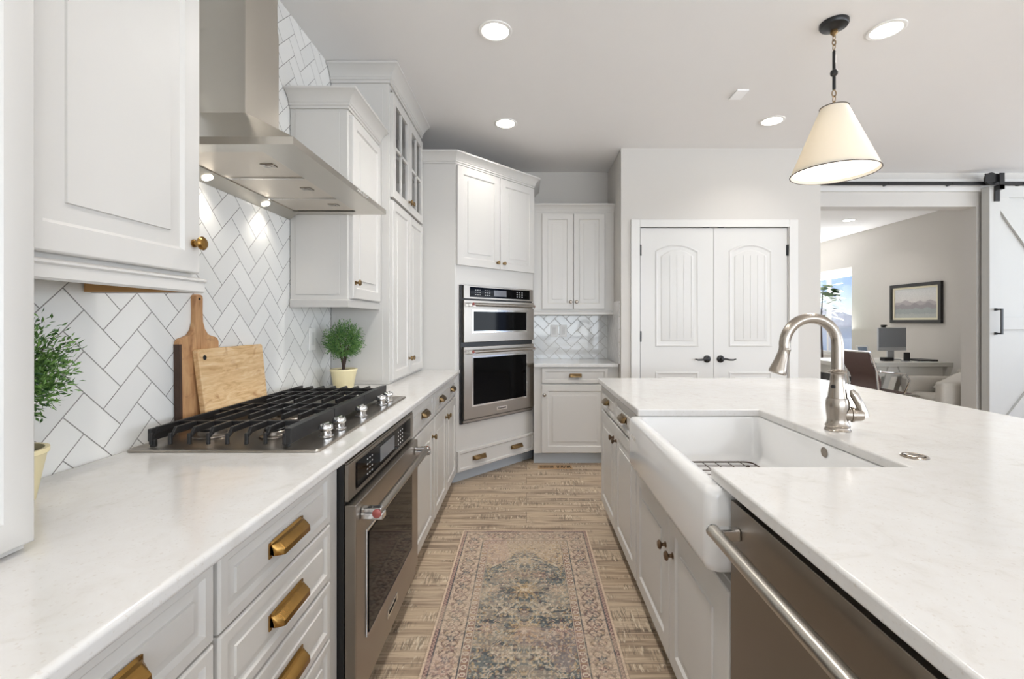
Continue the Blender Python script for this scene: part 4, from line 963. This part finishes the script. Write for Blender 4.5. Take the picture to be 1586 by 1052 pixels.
MB().lathe([(.025, .09), (.025, .25), (.018, .25), (.018, .43)], seg=14).build('gas_lift', 'chrome', oc)
for k in range(5):
    a_ = 2*PI*k/5; lg = MB().tube([(0, 0, .10), (.29*math.cos(a_), .29*math.sin(a_), .075)], [.022, .014], 8).build('leg', 'chrome', oc)
    MB().lathe([(.026, -.012), (.026, .012)], (.29*math.cos(a_), .29*math.sin(a_), .027), (-math.sin(a_), math.cos(a_), 0), 14).lathe([(.006, 0), (.006, .05)], (.29*math.cos(a_), .29*math.sin(a_), .027), seg=8).build('caster', 'black', lg)
# armchair
ac = thing('armchair', 'cream upholstered armchair half hidden behind the island edge', 'armchair', (4.76, 5.03, 0), math.radians(-8))
def soft(name, x0, x1, y0, y1, z0, z1, mat='fabric', r=.03):
    return MB().box(x0, x1, y0, y1, z0, z1).build(name, mat, ac, bevel=r, seg=4)
soft('base', -.33, .34, -.24, .24, .12, .33); soft('cushion', -.36, .20, -.195, .195, .33, .44, r=.04)
soft('armrest', -.37, .34, -.33, -.20, .12, .605, r=.035); soft('armrest', -.37, .34, .20, .33, .12, .605, r=.035); soft('backrest', .20, .36, -.33, .33, .14, .70, r=.05)
for x_ in (-.30, .27):
    for y_ in (-.26, .26): MB().lathe([(.014, 0), (.02, .12)], (x_, y_, 0), seg=10).build('leg', 'stem', ac)
tp_ = thing('throw_pillow', 'crumpled pale throw pillow resting on the cream armchair', 'pillow', (4.78, 5.03, .56), rot=(.1, -.5, -.1))
pl = MB(); n = 14; top = []; bot = []
for i in range(n+1):
    for j in range(n+1):
        a_, b_ = i/n*2-1, j/n*2-1; t2 = ((1-a_**4)*(1-b_**4))**.5*.055*(1+.12*math.sin(i*2.3+j*1.7)); pin = 1-.07*(1-abs(a_))*abs(b_)
        top.append((a_*.17, b_*.16*pin, t2+.002)); bot.append((a_*.17, b_*.16*pin, -t2-.002))
fs = [(i*(n+1)+j, i*(n+1)+j+1, (i+1)*(n+1)+j+1, (i+1)*(n+1)+j) for i in range(n) for j in range(n)]
pl.add(top, fs); pl.add(bot, [tuple(reversed(f)) for f in fs]); pl.build('cover', 'pillow', tp_, 80)
# fiddle-leaf fig
fg = thing('fiddle_leaf_fig', 'green fiddle-leaf fig plant standing by the office window', 'plant', (4.95, 7.62, 0))
MB().lathe([(.13, 0), (.15, .02), (.18, .30), (.17, .30), (.165, .27)], seg=24).build('pot', 'plate', fg)
MB().tube([(0, 0, .25), (.01, .02, .7), (-.02, 0, 1.2), (.02, .02, 1.75)], [.018, .015, .012, .007], 8).build('stem', 'stem', fg)
lf = MB(); r = np.random.default_rng(4)
for k in range(56):
    z = r.uniform(1.30, 1.86); a_ = r.uniform(0, 2*PI); out = r.uniform(.04, .16); tilt = r.uniform(-.5, .5); ln = r.uniform(.17, .24); wd = ln*.36
    base_ = Vector((math.cos(a_)*.03, math.sin(a_)*.03, z)); d = Vector((math.cos(a_), math.sin(a_), tilt)).normalized(); s2 = d.cross(Vector((0, 0, 1))).normalized(); up = s2.cross(d)
    P0 = base_+d*out*.5; row = []
    for u, wv in ((0, .25), (.25, .55), (.5, .7), (.75, 1), (.92, .75), (1, .2)):
        c_ = P0+d*ln*u+up*(-.03*u*u); row.append((c_-s2*wd*wv+up*.012*wv, c_, c_+s2*wd*wv+up*.012*wv))
    vs = [p_ for rr in row for p_ in rr]; fs = []
    for q in range(5): fs += [(q*3, q*3+1, q*3+4, q*3+3), (q*3+1, q*3+2, q*3+5, q*3+4)]
    lf.add(vs, fs); lf.tube([base_, P0], .003, 5)
lf.build('foliage', 'fig', fg, 60)
